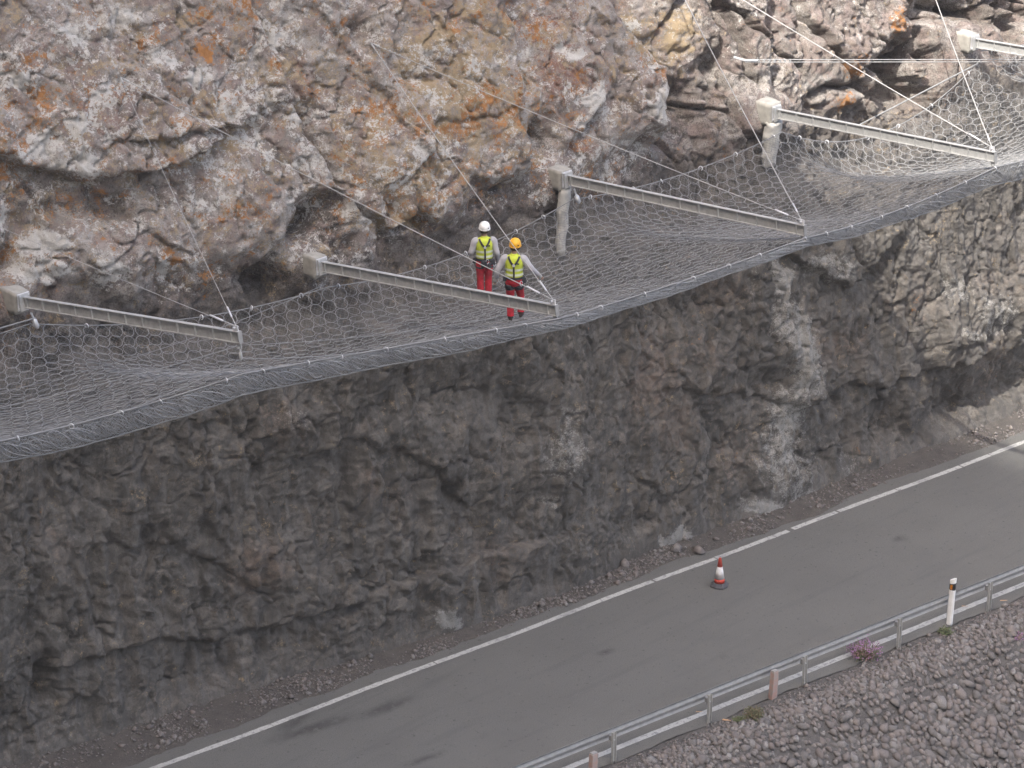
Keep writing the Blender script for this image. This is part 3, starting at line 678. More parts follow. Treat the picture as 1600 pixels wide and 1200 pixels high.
class Net:
    NT = 40
    def __init__(s, a, b, sags):
        I, O = net_edges(a, b, 40); s.I, s.O = I, O
        t = np.linspace(0, 1, s.NT)
        shp = np.sin(math.pi*t**.55)
        G = I[:, None, :]*(1-t)[None, :, None]+O[:, None, :]*t[None, :, None]
        nu = np.arange(len(I)); wob = vnoise(np.stack([nu*.09, nu*0, nu*0], 1), 3)*.15
        sag = np.interp(np.linspace(0, b-a, len(I)), np.arange(len(sags))*.5, sags); G[:, :, 2] -= (sag*(1+wob))[:, None]*shp[None, :]
        G[:, :, 2] += .08*fbm(G.reshape(-1, 3), .8, 3, 14).reshape(len(I), s.NT)*np.sin(math.pi*t)[None, :]
        # the net must hang clear of the rock
        lim = np.interp(G[:, :, 0], _tx, _ts)+prof(G[:, :, 2])-.35
        G[:, :, 1] = np.minimum(G[:, :, 1], lim)
        for _ in range(10):
            G[:, 1:-1] = .5*G[:, 1:-1]+.25*(G[:, :-2]+G[:, 2:])
            G[1:-1, 1:-1] = .5*G[1:-1, 1:-1]+.25*(G[:-2, 1:-1]+G[2:, 1:-1])
        for c in range(len(G)):
            d_ = np.concatenate([[0], np.cumsum(np.linalg.norm(np.diff(G[c], axis=0), axis=1))]); tt_ = np.linspace(0, d_[-1], s.NT)
            G[c] = np.stack([np.interp(tt_, d_, G[c, :, k]) for k in range(3)], 1)
        s.G = G
        s.su = np.concatenate([[0], np.cumsum(np.linalg.norm(np.diff(G[:, s.NT//2], axis=0), axis=1))])
        mid = G[len(G)//2]; s.st = np.concatenate([[0], np.cumsum(np.linalg.norm(np.diff(mid, axis=0), axis=1))])
        s.LU, s.LT = s.su[-1], s.st[-1]
    def at(s, a, b):
        """metres along (a) and across (b) -> points"""
        a = np.clip(np.asarray(a, float), 0, s.LU); b = np.clip(np.asarray(b, float), 0, s.LT)
        fu = np.interp(a, s.su, np.arange(len(s.su))); ft = np.interp(b, s.st, np.arange(len(s.st)))
        i = np.clip(fu.astype(int), 0, len(s.su)-2); j = np.clip(ft.astype(int), 0, len(s.st)-2); x = (fu-i)[..., None]; y = (ft-j)[..., None]; G = s.G
        return G[i, j]*(1-x)*(1-y)+G[i+1, j]*x*(1-y)+G[i, j+1]*(1-x)*y+G[i+1, j+1]*x*y
    def frame(s, a, b):
        e = .15; p = s.at(a, b); u = s.at(a+e, b)-s.at(a-e, b); v = s.at(a, b+e)-s.at(a, b-e)
        n_ = np.cross(u, v); n_ /= np.linalg.norm(n_, axis=-1)[..., None]+1e-9
        u = u/(np.linalg.norm(u, axis=-1)[..., None]+1e-9); return p, u, np.cross(n_, u), n_
RR = .147
def torus(R, r, n=14, k=4):
    m = MB(); rings = []
    V, F = [], []
    for i in range(n):
        a = 2*math.pi*i/n
        for j in range(k):
            b = 2*math.pi*j/k; V.append(((R+r*math.cos(b))*math.cos(a), (R+r*math.cos(b))*math.sin(a), r*math.sin(b)))
            F.append((i*k+j, ((i+1) % n)*k+j, ((i+1) % n)*k+(j+1) % k, i*k+(j+1) % k))
    return np.array(V), np.array(F)
TV, TF = torus(RR, .0058, 12)
ring_me = np_mesh('ring', TV, TF, M_RING, True)
def wires_on(net, a0, a1, b0, b1, sp, step=.22):
    out = []; W_, H_ = a1-a0, b1-b0
    for sgn in (1, -1):
        for c in np.arange(-H_, W_+H_, sp*1.414):
            n_ = int(H_*1.414/step)+2; b = np.linspace(0, H_, n_); a = c+sgn*b if sgn > 0 else c+H_-b
            a = a+rng.normal(0, .012, n_)
            m = (a >= 0) & (a <= W_)
            if m.sum() < 2: continue
            out.append(net.at(a0+a[m], b0+b[m])-np.array([0, 0, .012]))
    return out
def rope_obj(name, pts, r, parent, mat=M_ROPE):
    V_, F_ = many_tubes([pts], r, 6); return link(bpy.data.objects.new(name, np_mesh(name, V_, F_, mat, True)), parent)
def build_net(a, b, label, nparts, sag):
    net = Net(a, b, sag); root = empty('ring_net', net.I[0]*0); tag(root, label, 'net', 'rockfall nets')
    dx, dy = RR*2.02, RR*2.02*.866
    A, Bm = [], []
    for j, bb in enumerate(np.arange(RR, net.LT-.05, dy)):
        aa = np.arange(RR+(dx/2 if j % 2 else 0), net.LU-RR, dx); A.append(aa+rng.normal(0, .014, len(aa))); Bm.append(np.full(len(aa), bb)+rng.normal(0, .012, len(aa)))
    A, Bm = np.concatenate(A), np.concatenate(Bm)
    p, u, v, n_ = net.frame(A, Bm)
    # tilt each ring a little out of the net's plane
    tl = rng.normal(0, .09, (len(A), 2)); n2 = n_+u*tl[:, :1]+v*tl[:, 1:]; n2 /= np.linalg.norm(n2, axis=1)[:, None]
    u2 = u-n2*(u*n2).sum(1)[:, None]; u2 /= np.linalg.norm(u2, axis=1)[:, None]; v2 = np.cross(n2, u2)
    st_ = 1+rng.normal(0, .05, (len(A), 2))
    X_, Y_, D_ = pix(p); inside = (X_ > 5) & (X_ < 1595) & (Y_ > 5) & (Y_ < 1195)
    face = np.abs((n2*((cC-p)/np.linalg.norm(cC-p, axis=1)[:, None])).sum(1))/D_**2
    order = np.argsort(-np.where(inside, face, -1)); pick = set(order[:nparts].tolist())
    Vs, Fs, base = [], [], 0
    for k in range(len(A)):
        M = np.stack([u2[k]*st_[k, 0], v2[k]*st_[k, 1], n2[k]], 1)
        if k in pick:
            o = bpy.data.objects.new('ring', ring_me); COL.objects.link(o); o.parent = root
            m4 = Matrix([[*M[0], p[k, 0]], [*M[1], p[k, 1]], [*M[2], p[k, 2]], [0, 0, 0, 1]]); o.matrix_local = m4
        else:
            Vs.append(TV@M.T+p[k]); Fs.append(TF+base); base += len(TV)
    if Vs:
        tag(link(bpy.data.objects.new('ring_field', np_mesh('ring_field', np.concatenate(Vs), np.concatenate(Fs), M_RING, True)), root), kind='stuff')
    V_, F_ = many_tubes(wires_on(net, 0, net.LU, 0, net.LT, .075), .0024)
    tag(link(bpy.data.objects.new('wire_mesh', np_mesh('wire_mesh', V_, F_, M_WIRE)), root), kind='stuff')
    rope_obj('inner_rope', net.I+np.array([0, 0, .01]), .012, root); rope_obj('outer_rope', net.O+np.array([0, 0, .02]), .017, root)
    # folded edge hanging under the outer rope
    O = net.O; ox, oy, od = pix(O); hg = hang(ox)
    s_ = np.concatenate([[0], np.cumsum(np.linalg.norm(np.diff(O, axis=0), axis=1))]); LO = s_[-1]
    def fold(a_, b_, lay):
        a_ = np.clip(a_, 0, LO); q = np.stack([np.interp(a_, s_, O[:, c]) for c in range(3)], -1); h = np.interp(a_, s_, hg)
        bulge = np.sin(b_*math.pi)*.05*h/.5+.025*np.sin(a_*2.3+lay*2)+.012*np.sin(a_*9+lay)
        q[..., 2] -= b_*h; q[..., 1] += (.10*b_*h-bulge if lay == 0 else .14*b_+bulge*.6)
        return q
    paths = []
    for lay, sp in ((0, .062), (1, .07)):
        for sgn in (1, -1):
            for c in np.arange(0, LO, sp):
                b_ = np.linspace(0, 1, 5); paths.append(fold(c+sgn*b_*.42+rng.normal(0, .015, 5), b_, lay))
    V_, F_ = many_tubes(paths, .0048)
    tag(link(bpy.data.objects.new('folded_mesh', np_mesh('folded_mesh', V_, F_, M_FOLD)), root), kind='stuff')
    Vs, Fs, base = [], [], 0
    for lay in (0, 1):
        c = .1
        while c < LO-.2:
            c += random.uniform(.09, .24)
            th = np.linspace(0, 2*math.pi, 15)[:-1]; sl_ = random.uniform(.05, .30); w_ = random.uniform(.11, .18); hh_ = random.uniform(.30, .48)
            a_ = c+w_*np.cos(th)+sl_*np.sin(th); b_ = .5+random.uniform(-.05, .05)+hh_*np.sin(th)
            q = fold(a_, np.clip(b_, 0, 1.05), lay); q = np.concatenate([q, q[:1]]); V_, F_ = many_tubes([q+rng.normal(0, .012, (1, 3))], .0085, 4); Vs.append(V_); Fs.append(F_+base); base += len(V_)
    tag(link(bpy.data.objects.new('folded_rings', np_mesh('folded_rings', np.concatenate(Vs), np.concatenate(Fs), M_FOLD, True)), root), kind='stuff')
    rope_obj('lower_rope', fold(s_, np.full(len(s_), 1.0), 0), .014, root)
    # shackles along both ropes
    sk = MB(); th = np.linspace(-2.6, 2.6, 9); sk.tube([(0, .05*math.sin(t), .05*math.cos(t)) for t in th], .012, 5); sm = sk.mesh('shackle', M_BRIGHT, True)
    for rope, sp in ((net.I, 1.15), (net.O, 1.0)):
        ss_ = np.concatenate([[0], np.cumsum(np.linalg.norm(np.diff(rope, axis=0), axis=1))])
        for c in np.arange(.4, ss_[-1]-.2, sp):
            c += random.uniform(-.3, .3); q = [np.interp(c, ss_, rope[:, k]) for k in range(3)]
            o = link(bpy.data.objects.new('shackle', sm), root); o.location = q; o.rotation_euler = (random.uniform(-.5, .5), random.uniform(-.4, .4), random.uniform(-.5, .5))
    return net, root
net1, nroot = build_net(0, 5, 'long grey ring net slung under the struts, holding the two workers', 300, [.8, .9, .7, .85, .72, .6, .6, .75, .7, .95, .65])
ALLW[5] = ALLW[5]+np.array([0, 0, .25]); ALLT[5] = ALLT[5]+np.array([0, 0, .25]); ALLW[6] = ALLW[6]+np.array([0, 0, .4]); ALLT[6] = ALLT[6]+np.array([0, 0, .4])
net2, _ = build_net(5, 6, 'second ring net starting at the strut by the dark rock gap', 60, [.6, .9, .8])
# ropes lying over the net
def free_rope(a, b, lab, r=.014, sag=.1, grp='ropes over the nets'):
    a, b = np.array(a), np.array(b); o = cable_mesh((0, 0, 0), b-a, r*.7, sag).build('support_rope', M_ROPE, None, True); o.location = a
    return tag(o, lab, 'rope', grp)
def rim(px_):
    ox, oy, od = pix(net1.O); return net1.O[np.argmin(np.abs(ox-px_))]+np.array([0, 0, .03])
t0 = Tp[0]+np.array([0, 0, -.16])
free_rope(t0, rim(-60)+np.array([0, .9, .25]), 'slack rope from the loose end\'s strut tip along the shaded net')
free_rope(t0+np.array([0, 0, -.28]), rim(215), 'short rope from the hanging shackle down to the thick shaded net edge', .014, .03)
free_rope(t0+np.array([0, 0, -.28]), rim(560), 'rope from the hanging shackle toward the workers along the net edge', .014, .03)
free_rope(t0, rim(800)+np.array([0, .35, .1]), 'thin rope from the loose end\'s strut tip to beside the front worker\'s feet', .011, .1)
free_rope(net1.at(.5, 1.2)+np.array([0, 0, .05]), Wp[1]+np.array([-.1, -.3, -.3]), 'rope following the shaded net along the rock up to the workers\' block', .012, .6)
MB().tube([t0+np.array([0, 0, -.02]), t0+np.array([0, 0, -.12])], .02, 6)
sh = empty('hanging_shackle', t0); tag(sh, 'bluish shackle hanging from the strut tip over the loose net end', 'shackle')
MB().tube([(0, 0, 0), (0, 0, -.12)], .018, 6).build('link', M_BRIGHT, sh); MB().tube([(0, 0, -.12), (0, 0, -.17), (0, 0, -.28), (0, 0, -.31)], [.015, .03, .03, .015], 8).build('body', M_STEEL, sh, True)
q_ = on_wall(1152, 91)+np.array([0, -.25, 0]); q2 = top_of(ALLT[5])
# level double cable with clamps, from the blocky rock to the far strut's tip
hc = empty('level_cable', q_); tag(hc, 'level double cable with a row of clamps running past sunlit orange rock', 'cable')
e_ = at_x(1640, 93, float(ALLW[5][0]+2.2))-q_
cable_mesh((0, 0, .02), e_, .011, .0).build('rope', M_CABLE, hc, True); cable_mesh((0, 0, -.04), e_+np.array([0, 0, -.06]), .011, .0).build('rope', M_CABLE, hc, True)
MB().tube([(0, .35, 0), (0, 0, 0), tuple(e_/np.linalg.norm(e_)*.35)], .03, 7).build('anchor_eye', M_BRIGHT, hc)
for k in range(7): MB().box(tuple(e_/np.linalg.norm(e_)*(.4+.16*k)+np.array([0, 0, -.01])), (.04, .04, .08)).build('clamp', M_STEEL, hc)
a_ = Wp[4]+np.array([-.15, -.3, -.45]); b_ = cliff_hit(1338, 196)
free_rope(a_, b_, 'thick rope from the far block down across the dark rock gap', .03, 0)
wl = Wp[0]+np.array([.1, -.3, -.3])
free_rope(wl, at_y(-60, 530, float(wl[1])), 'thick rope from under the small block down past the rock', .026, 0)
for i, lab in ((0, 'bluish tensioner under the small concrete block'), (2, 'bluish tensioner under the block with the grout streak')):
    tn = empty('tensioner', Wp[i]+np.array([.0, -.28, -.22])); tag(tn, lab, 'tensioner', 'tensioners under the blocks')
    MB().tube([(0, 0, .06), (.05, -.02, -.1)], .022, 7).build('link', M_BRIGHT, tn); MB().tube([(.05, -.02, -.08), (.06, -.02, -.12), (.10, -.04, -.26), (.12, -.05, -.30)], [.02, .055, .055, .02], 8).build('body', M_BRIGHT, tn, True)

# ------------------------------------------------------------------ workers
M_SKIN = simple('skin', (.38, .24, .18), (.33, .20, .15), 10, .6)
M_VEST = simple('hi_vis_vest', (.58, .66, .06), (.48, .56, .05), 9, .75, 0, .4, 30)
M_BAND = simple('reflective_band', (.62, .66, .52), (.52, .56, .42), 12, .5)
M_SHIRT = simple('grey_shirt', (.42, .41, .43), (.34, .33, .35), 7, .85, 0, .5, 25)
M_RED = simple('red_trousers', (.50, .018, .035), (.30, .012, .022), 9, .85, 0, 1.0, 14)
M_BLACK = simple('black_webbing', (.022, .024, .03), (.03, .03, .036), 12, .7)
M_BOOT = simple('boot_leather', (.05, .04, .035), (.035, .03, .028), 12, .7)
M_HWHITE = simple('white_helmet_shell', (.82, .82, .80), (.78, .78, .76), 5, .35)
M_HYEL = simple('yellow_helmet_shell', (.80, .42, .015), (.74, .38, .015), 5, .35)
M_GLOVE = simple('work_glove', (.30, .29, .27), (.42, .41, .39), 9, .85)
M_HAIR = simple('hair', (.035, .025, .02), (.05, .035, .025), 30, .7)
def smooth_path(pts, k=4):
    pts = [np.array(p, float) for p in pts]; out = []
    for i in range(len(pts)-1):
        p0, p1, p2, p3 = pts[max(i-1, 0)], pts[i], pts[i+1], pts[min(i+2, len(pts)-1)]
        for j in range(k):
            t = j/k; out.append(.5*((2*p1)+(-p0+p2)*t+(2*p0-5*p1+4*p2-p3)*t*t+(-p0+3*p1-3*p2+p3)*t**3))
    return out+[pts[-1]]
def limb(pts, rad, n=12, k=4):
    P4 = smooth_path([(*p, r) for p, r in zip(pts, rad)], k); return MB().tube([p[:3] for p in P4], [float(p[3]) for p in P4], n)
def person(loc, rz, pose, label, helmet_mat, dark_legs):
    root = empty('person', loc, rz); tag(root, label, 'person', 'rope access workers in the net')
    J = pose; root.scale = (.97, .97, .97)
    # body: one continuous skinned figure (head, neck, trunk, limbs, fingers)
    verts, edges, rad = [], [], []
    def add(p, r, par=None):
        verts.append(p); rad.append(r)
        if par is not None: edges.append((par, len(verts)-1))
        return len(verts)-1
    pel = add((0, 0, .95), .13); ab = add((0, .01, 1.12), .12, pel); ch = add((0, 0, 1.32), .135, ab); nb = add((0, .0, 1.47), .062, ch)
    nk = add((0, .02, 1.54), .055, nb); h1 = add((J['head'][0]*.5, .035, 1.60), .088, nk); h2 = add((J['head'][0], .03+J['head'][1], 1.69), .098, h1); add((J['head'][0], .03+J['head'][1], 1.755), .075, h2)
    for s_, key in ((-1, 'l'), (1, 'r')):
        sh_, el, wr = J['sh'+key], J['el'+key], J['wr'+key]
        a = add(sh_, .062, ch); a = add(el, .045, a); a = add(wr, .028, a)
        d = (Vector(wr)-Vector(el)).normalized(); pc = Vector(wr)+d*.075; a2 = add(tuple(pc), .034, a)
        side = d.cross(Vector((0, 1, 0))).normalized(); dn = d.cross(side)
        for q, (off_, ln) in enumerate(((-.027, .070), (-.009, .080), (.009, .076), (.027, .060))):
            b = add(tuple(pc+side*off_+d*.035), .0095, a2); b2 = add(tuple(pc+side*off_+d*(.035+ln*.5)+dn*.012), .009, b); add(tuple(pc+side*off_+d*(.03+ln*.75)+dn*.04), .008, b2)
        b = add(tuple(Vector(wr)+d*.03-side*.035*s_+dn*.015), .011, a2); add(tuple(Vector(wr)+d*.075-side*.055*s_+dn*.035), .009, b)
        hp, kn, an, to = J['hp'+key], J['kn'+key], J['an'+key], J['to'+key]
        a = add(hp, .085, pel); a = add(kn, .055, a); a = add(an, .04, a); add(to, .035, a)
    me = bpy.data.meshes.new('body_cage'); me.from_pydata(verts, edges, []); o = bpy.data.objects.new('body_cage', me); COL.objects.link(o)
    sk = o.modifiers.new('skin', 'SKIN'); sk.use_smooth_shade = True
    for i, r in enumerate(rad): me.skin_vertices[0].data[i].radius = (r, r); me.skin_vertices[0].data[i].use_root = (i == 0)
    o.modifiers.new('sub', 'SUBSURF').levels = 1
    dg = bpy.context.evaluated_depsgraph_get(); bme = bpy.data.meshes.new_from_object(o.evaluated_get(dg)); bpy.data.objects.remove(o)
    bme.materials.clear(); bme.materials.append(M_SKIN); bme.name = 'body'
    body = link(bpy.data.objects.new('body', bme), root)
    # face: nose, eyes and ears on the far side of the head
    hx, hy = J['head'][0], .03+J['head'][1]
    MB().rings([[(hx+math.cos(a)*r*.7, hy+.09+y_, 1.655+math.sin(a)*r) for a in np.linspace(0, 2*math.pi, 7)[:-1]] for y_, r in ((-.01, .022), (.02, .016), (.035, .006))]).build('nose', M_SKIN, root, True)
    for e in (-1, 1):
        MB().rings([[(hx+e*(.098+x_), hy+math.cos(a)*r*.6, 1.66+math.sin(a)*r) for a in np.linspace(0, 2*math.pi, 9)[:-1]] for x_, r in ((-.014, .03), (0, .034), (.012, .024))]).build('ear', M_SKIN, root, True)
        MB().rings([[(hx+e*.034+math.cos(a)*r, hy+.088+y_, 1.685+math.sin(a)*r*.6) for a in np.linspace(0, 2*math.pi, 7)[:-1]] for y_, r in ((-.006, .014), (.006, .008))]).build('eye', M_BLACK, root, True)
    MB().box((hx, hy+.088, 1.615), (.045, .012, .010)).build('mouth', simple('lips', (.30, .12, .10)), root)
    hr = MB(); hr.rings([[(hx+math.cos(a)*r*1.0, hy-.012+math.sin(a)*r*1.02, z) for a in np.linspace(math.pi*.98, 2*math.pi*1.01, 10)]+[(hx+math.cos(a)*(r-.02), hy-.012+math.sin(a)*(r-.02), z) for a in np.linspace(2*math.pi*1.01, math.pi*.98, 10)] for z, r in ((1.60, .092), (1.64, .103), (1.70, .106))]).build('hair', M_HAIR, root, True)
    # helmet
    hs = empty('helmet') if False else None
    rings = []
    for z, r in ((1.688, .125), (1.70, .132), (1.74, .131), (1.785, .118), (1.82, .088), (1.842, .045), (1.848, .008)):
        rings.append([(hx+math.cos(a)*r*.92, hy+.005+math.sin(a)*r*1.08, z+(.012*math.sin(a) if z < 1.72 else 0)) for a in np.linspace(0, 2*math.pi, 21)[:-1]])
    hel = MB().rings(rings).build('helmet', helmet_mat, root, True)
    rim_ = [[(hx+math.cos(a)*r*.92, hy+.005+math.sin(a)*r*1.08+(max(0, math.sin(a))**3)*ex, z+.012*math.sin(a)) for a in np.linspace(0, 2*math.pi, 21)[:-1]] for z, r, ex in ((1.683, .128, 0), (1.683, .142, .03), (1.692, .142, .03), (1.697, .128, 0))]
    MB().rings(rim_+[rim_[0]], False).build('brim', helmet_mat, hel, True)
    for xx in (-.05, .05): MB().tube([(hx+xx, hy+.005+math.cos(t)*.13, 1.70+math.sin(t)*.135*(1-.3*abs(xx)/.1)) for t in np.linspace(.25, math.pi-.25, 10)], .006, 5).build('ridge', helmet_mat, hel, True)
    MB().tube([(hx+.07, hy-.13, 1.735), (hx+.07, hy-.146, 1.735)], .012, 8).build('vent', M_BLACK, hel)
    for e in (-1, 1): MB().tube([(hx+e*.112, hy, 1.69), (hx+e*.10, hy+.03, 1.62), (hx+e*.03, hy+.075, 1.575)], .006, 5).build('chin_strap', M_BLACK, hel)
    MB().box((hx, hy-.115, 1.67), (.12, .03, .035)).build('head_cradle', M_BLACK, hel, bevel=.008)
    # trousers: pelvis and two legs in one garment
    tr = MB()
    tr.rings([[(math.cos(a)*w, math.sin(a)*dp+.0, z) for a in np.linspace(0, 2*math.pi, 19)[:-1]] for z, w, dp in ((.80, .10, .09), (.84, .165, .125), (.90, .185, .14), (.98, .178, .135), (1.05, .165, .125))])
    for key in 'lr':
        hp, kn, an = (Vector(J[x+key]) for x in ('hp', 'kn', 'an'))
        pts = [hp+Vector((0, 0, .04)), hp.lerp(kn, .35), hp.lerp(kn, .75), kn, kn.lerp(an, .4), kn.lerp(an, .8), an+(kn-an).normalized()*.02]
        c = limb(pts, [.105, .10, .083, .078, .078, .072, .076], 14, 3); tr.add(c.v, c.f)
    tro = tr.build('trousers', M_RED, root, True)
    for key in 'lr':
        kn, an, to = Vector(J['kn'+key]), Vector(J['an'+key]), Vector(J['to'+key]); d = (to-an); d.z = 0; d.normalize()
        b = MB(); heel = an-d*.05
        b.rings([[tuple(c_+d.cross(Vector((0, 0, 1)))*math.cos(a)*w+Vector((0, 0, 1))*(math.sin(a)*hh)) for a in np.linspace(0, 2*math.pi, 11)[:-1]] for c_, w, hh in ((heel-Vector((0, 0, .04)), .032, .045), (an-Vector((0, 0, .035))+d*.01, .045, .06), (an-Vector((0, 0, .05))+d*.12, .05, .045), (an-Vector((0, 0, .06))+d*.2, .035, .03))])
        b.tube([an+(kn-an).normalized()*.12, an-Vector((0, 0, .03))], [.058, .055], 10); b.build('boot', M_BOOT, root, True)
    # shirt sleeves and collar
    for key in 'lr':
        sh_, el, wr = (Vector(J[x+key]) for x in ('sh', 'el', 'wr'))
        ins = Vector((-sh_.x*.35, 0, .03))
        limb([sh_+ins, sh_, sh_.lerp(el, .5), el, el.lerp(wr, .5), wr.lerp(el, .06)], [.075, .086, .072, .066, .056, .048], 12, 4).build('sleeve', M_SHIRT, root, True)
        d = (wr-el).normalized()
        limb([wr.lerp(el, .1), wr, wr+d*.05, wr+d*.10], [.034, .036, .046, .040], 10, 3).build('glove', M_GLOVE, root, True)
    MB().rings([[(math.cos(a)*r, .01+math.sin(a)*r, z) for a in np.linspace(0, 2*math.pi, 15)[:-1]] for z, r in ((1.44, .10), (1.48, .078), (1.525, .068))]).build('collar', M_VEST, root, True)
    # vest
    prof_ = [(1.00, .180, .140), (1.05, .184, .142), (1.12, .178, .138), (1.22, .186, .142), (1.32, .200, .148), (1.40, .200, .140), (1.45, .172, .118), (1.485, .115, .085)]
    zz = [p[0] for p in prof_]
    def wd(z): return np.interp(z, zz, [p[1] for p in prof_]), np.interp(z, zz, [p[2] for p in prof_])
    rr = random.Random(int(loc[0]*100)); rings = []
    for z in np.linspace(1.0, 1.485, 15):
        w, dp = wd(z); rings.append([(math.cos(a)*w*(1+.02*math.sin(a*5+z*30)), math.sin(a)*dp*(1+.04*math.sin(a*3+z*22)), z) for a in np.linspace(0, 2*math.pi, 25)[:-1]])
    vest = MB().rings(rings).build('vest', M_VEST, root, True)
    for z0 in (1.06, 1.17):
        MB().rings([[(math.cos(a)*(wd(z)[0]+.012), math.sin(a)*(wd(z)[1]+.012), z) for a in np.linspace(0, 2*math.pi, 25)[:-1]] for z in (z0, z0+.025, z0+.05)], False).build('reflective_band', M_BAND, vest, True)
    MB().box((.09, -.158, 1.345), (.045, .008, .03)).build('logo', M_BLACK, vest)
    # harness
    def strap(pts, wdt, parent, name='strap'):
        m = MB(); ring = []
        for i, (x, z) in enumerate(pts):
            w, dp = wd(z); y = -dp*math.sqrt(max(0.02, 1-(x/(w*1.02))**2))-.022
            x2, z2 = pts[min(i+1, len(pts)-1)]; x1, z1 = pts[max(i-1, 0)]; t = Vector((x2-x1, 0, z2-z1)).normalized(); nn = Vector((-t.z, 0, t.x))
            c = Vector((x, y, z)); ring.append([c-nn*wdt, c+nn*wdt, c+nn*wdt+Vector((0, .02, 0)), c-nn*wdt+Vector((0, .02, 0))])
        return m.rings(ring).build(name, M_BLACK, parent)
    har = MB().rings([[(math.cos(a)*(.195), math.sin(a)*(.152), z) for a in np.linspace(0, 2*math.pi, 25)[:-1]] for z in (.975, 1.0, 1.03)], False).build('harness', M_BLACK, root, True)
    strap([(-.115, 1.475), (-.10, 1.44), (-.06, 1.37), (-.005, 1.30)], .021, har); strap([(.115, 1.475), (.10, 1.44), (.06, 1.37), (.005, 1.30)], .021, har)
    strap([(0, 1.315), (0, 1.2), (.004, 1.1), (.0, 1.01)], .019, har)
    MB().tube([(0, -.175, 1.315), (0, -.185, 1.315)], .032, 8).build('dorsal_ring', M_BRIGHT, har)
    for key in 'lr':
        hp, kn = Vector(J['hp'+key]), Vector(J['kn'+key]); a, b = hp.lerp(kn, .12 if not dark_legs else .05), hp.lerp(kn, .22 if not dark_legs else .36)
        MB().tube([a, a.lerp(b, .5), b], [.118, .116, .106], 14).build('leg_loop', M_BLACK, har, True)
    for x, y, z, s_ in J['gear']:
        MB().box((x, y, z), (s_*1.1, s_*.7, s_*1.2), taper=.85).build('gear_pouch', M_BLACK, har, bevel=.02)
    for x, y, z in J.get('hooks', []):
        MB().tube([(x+.03*math.cos(t), y, z+.055*math.sin(t)) for t in np.linspace(.3, 6.1, 10)], .008, 5).build('carabiner', M_BRIGHT, har, True)
    return root
def net_point(px_, py_, extra=0):
    a, b = np.meshgrid(np.linspace(0, net1.LU, 900), np.linspace(net1.LT*.10, net1.LT, 200)); p = net1.at(a.ravel(), b.ravel())
    x, y, _ = pix(p); return p[np.argmin((x-px_)**2+(y-py_)**2)]
face_rz = -TH
poseA = dict(head=(.01, .0), shl=(-.20, 0, 1.40), ell=(-.29, -.02, 1.16), wrl=(-.26, .20, 1.10), shr=(.20, 0, 1.40), elr=(.27, -.04, 1.14), wrr=(.30, .08, .93),
             hpl=(-.085, 0, .88), knl=(-.085, .03, .48), anl=(-.08, -.01, .10), tol=(-.09, .15, .05), hpr=(.085, 0, .88), knr=(.09, .02, .48), anr=(.085, -.02, .10), tor=(.11, .14, .05),
             gear=[(-.02, -.16, .93, .13), (.17, -.10, .95, .11), (-.2, .02, .95, .10), (.10, -.17, .90, .09)], hooks=[(.22, -.06, .88), (.05, -.19, .99)])
poseB = dict(head=(.02, .01), shl=(-.20, 0, 1.40), ell=(-.34, -.04, 1.17), wrl=(-.385, .04, .95), shr=(.20, 0, 1.40), elr=(.36, -.03, 1.20), wrr=(.50, .10, 1.02),
             hpl=(-.085, 0, .88), knl=(-.08, .05, .47), anl=(-.075, -.02, .10), tol=(-.10, .14, .05), hpr=(.085, 0, .88), knr=(.13, .16, .52), anr=(.14, .04, .17), tor=(.16, .18, .12),
             gear=[(.20, -.02, .93, .10), (-.19, -.04, .97, .09)], hooks=[(.52, .12, .90), (.16, -.14, .90)])
pA = net_point(757, 467); pB = net_point(803, 499)
person(pA+np.array([0, 0, -.03]), face_rz+.1, poseA, 'person in white helmet and yellow vest walking away, arms at the belt', M_HWHITE, False)
person(pB+np.array([0, 0, -.03]), face_rz-.05, poseB, 'person in yellow helmet and yellow vest stepping forward, right arm held out', M_HYEL, True)

# ------------------------------------------------------------------ guard rail
gr = empty('guard_rail', (0, 0, 0)); tag(gr, 'long grey steel guard rail with posts along the outer road edge', 'guard rail')
W2 = [(y_*.55, z_) for y_, z_ in [(-.0, .155), (-.02, .15), (-.075, .115), (-.078, .075), (-.02, .035), (.0, .0), (-.02, -.035), (-.078, -.075), (-.075, -.115), (-.02, -.15), (0, -.155)]]
px_posts = [at_z(x, y)[0] for x, y in RAIL_PX]; sp = (px_posts[-1]-px_posts[0])/4
posts = [px_posts[0]-sp*k for k in range(8, 0, -1)]+px_posts+[px_posts[-1]+sp*k for k in range(1, 10)]
pm = MB()
pm.box((0, 0, .26), (.09, .006, .90)); pm.box((.042, -.03, .26), (.006, .06, .90)); pm.box((-.042, -.03, .26), (.006, .06, .90))
pmesh = pm.mesh('post', M_STEEL)
bmesh_ = MB().box((0, .055, .55), (.07, .09, .12)).mesh('spacer', M_RAIL); blt = MB().tube([(0, -.02, .54), (0, -.045, .54)], .014, 6).mesh('bolt', M_BRIGHT)
for j in range(len(posts)-1):
    x0, x1 = posts[j], posts[j+1]; sec = []
    for x, pad in ((x0-.12, .002*(j % 2)), (x1+.12, .002*(j % 2))):
        y = rail_y(x)+.20+pad*3; sec.append([(x, y-dy, .55+dz*.84) for dy, dz in W2]+[(x, y-dy+.006, .55+dz*.83) for dy, dz in W2[::-1]])
    MB().rings(sec).build('rail_beam', M_RAIL, gr, False)
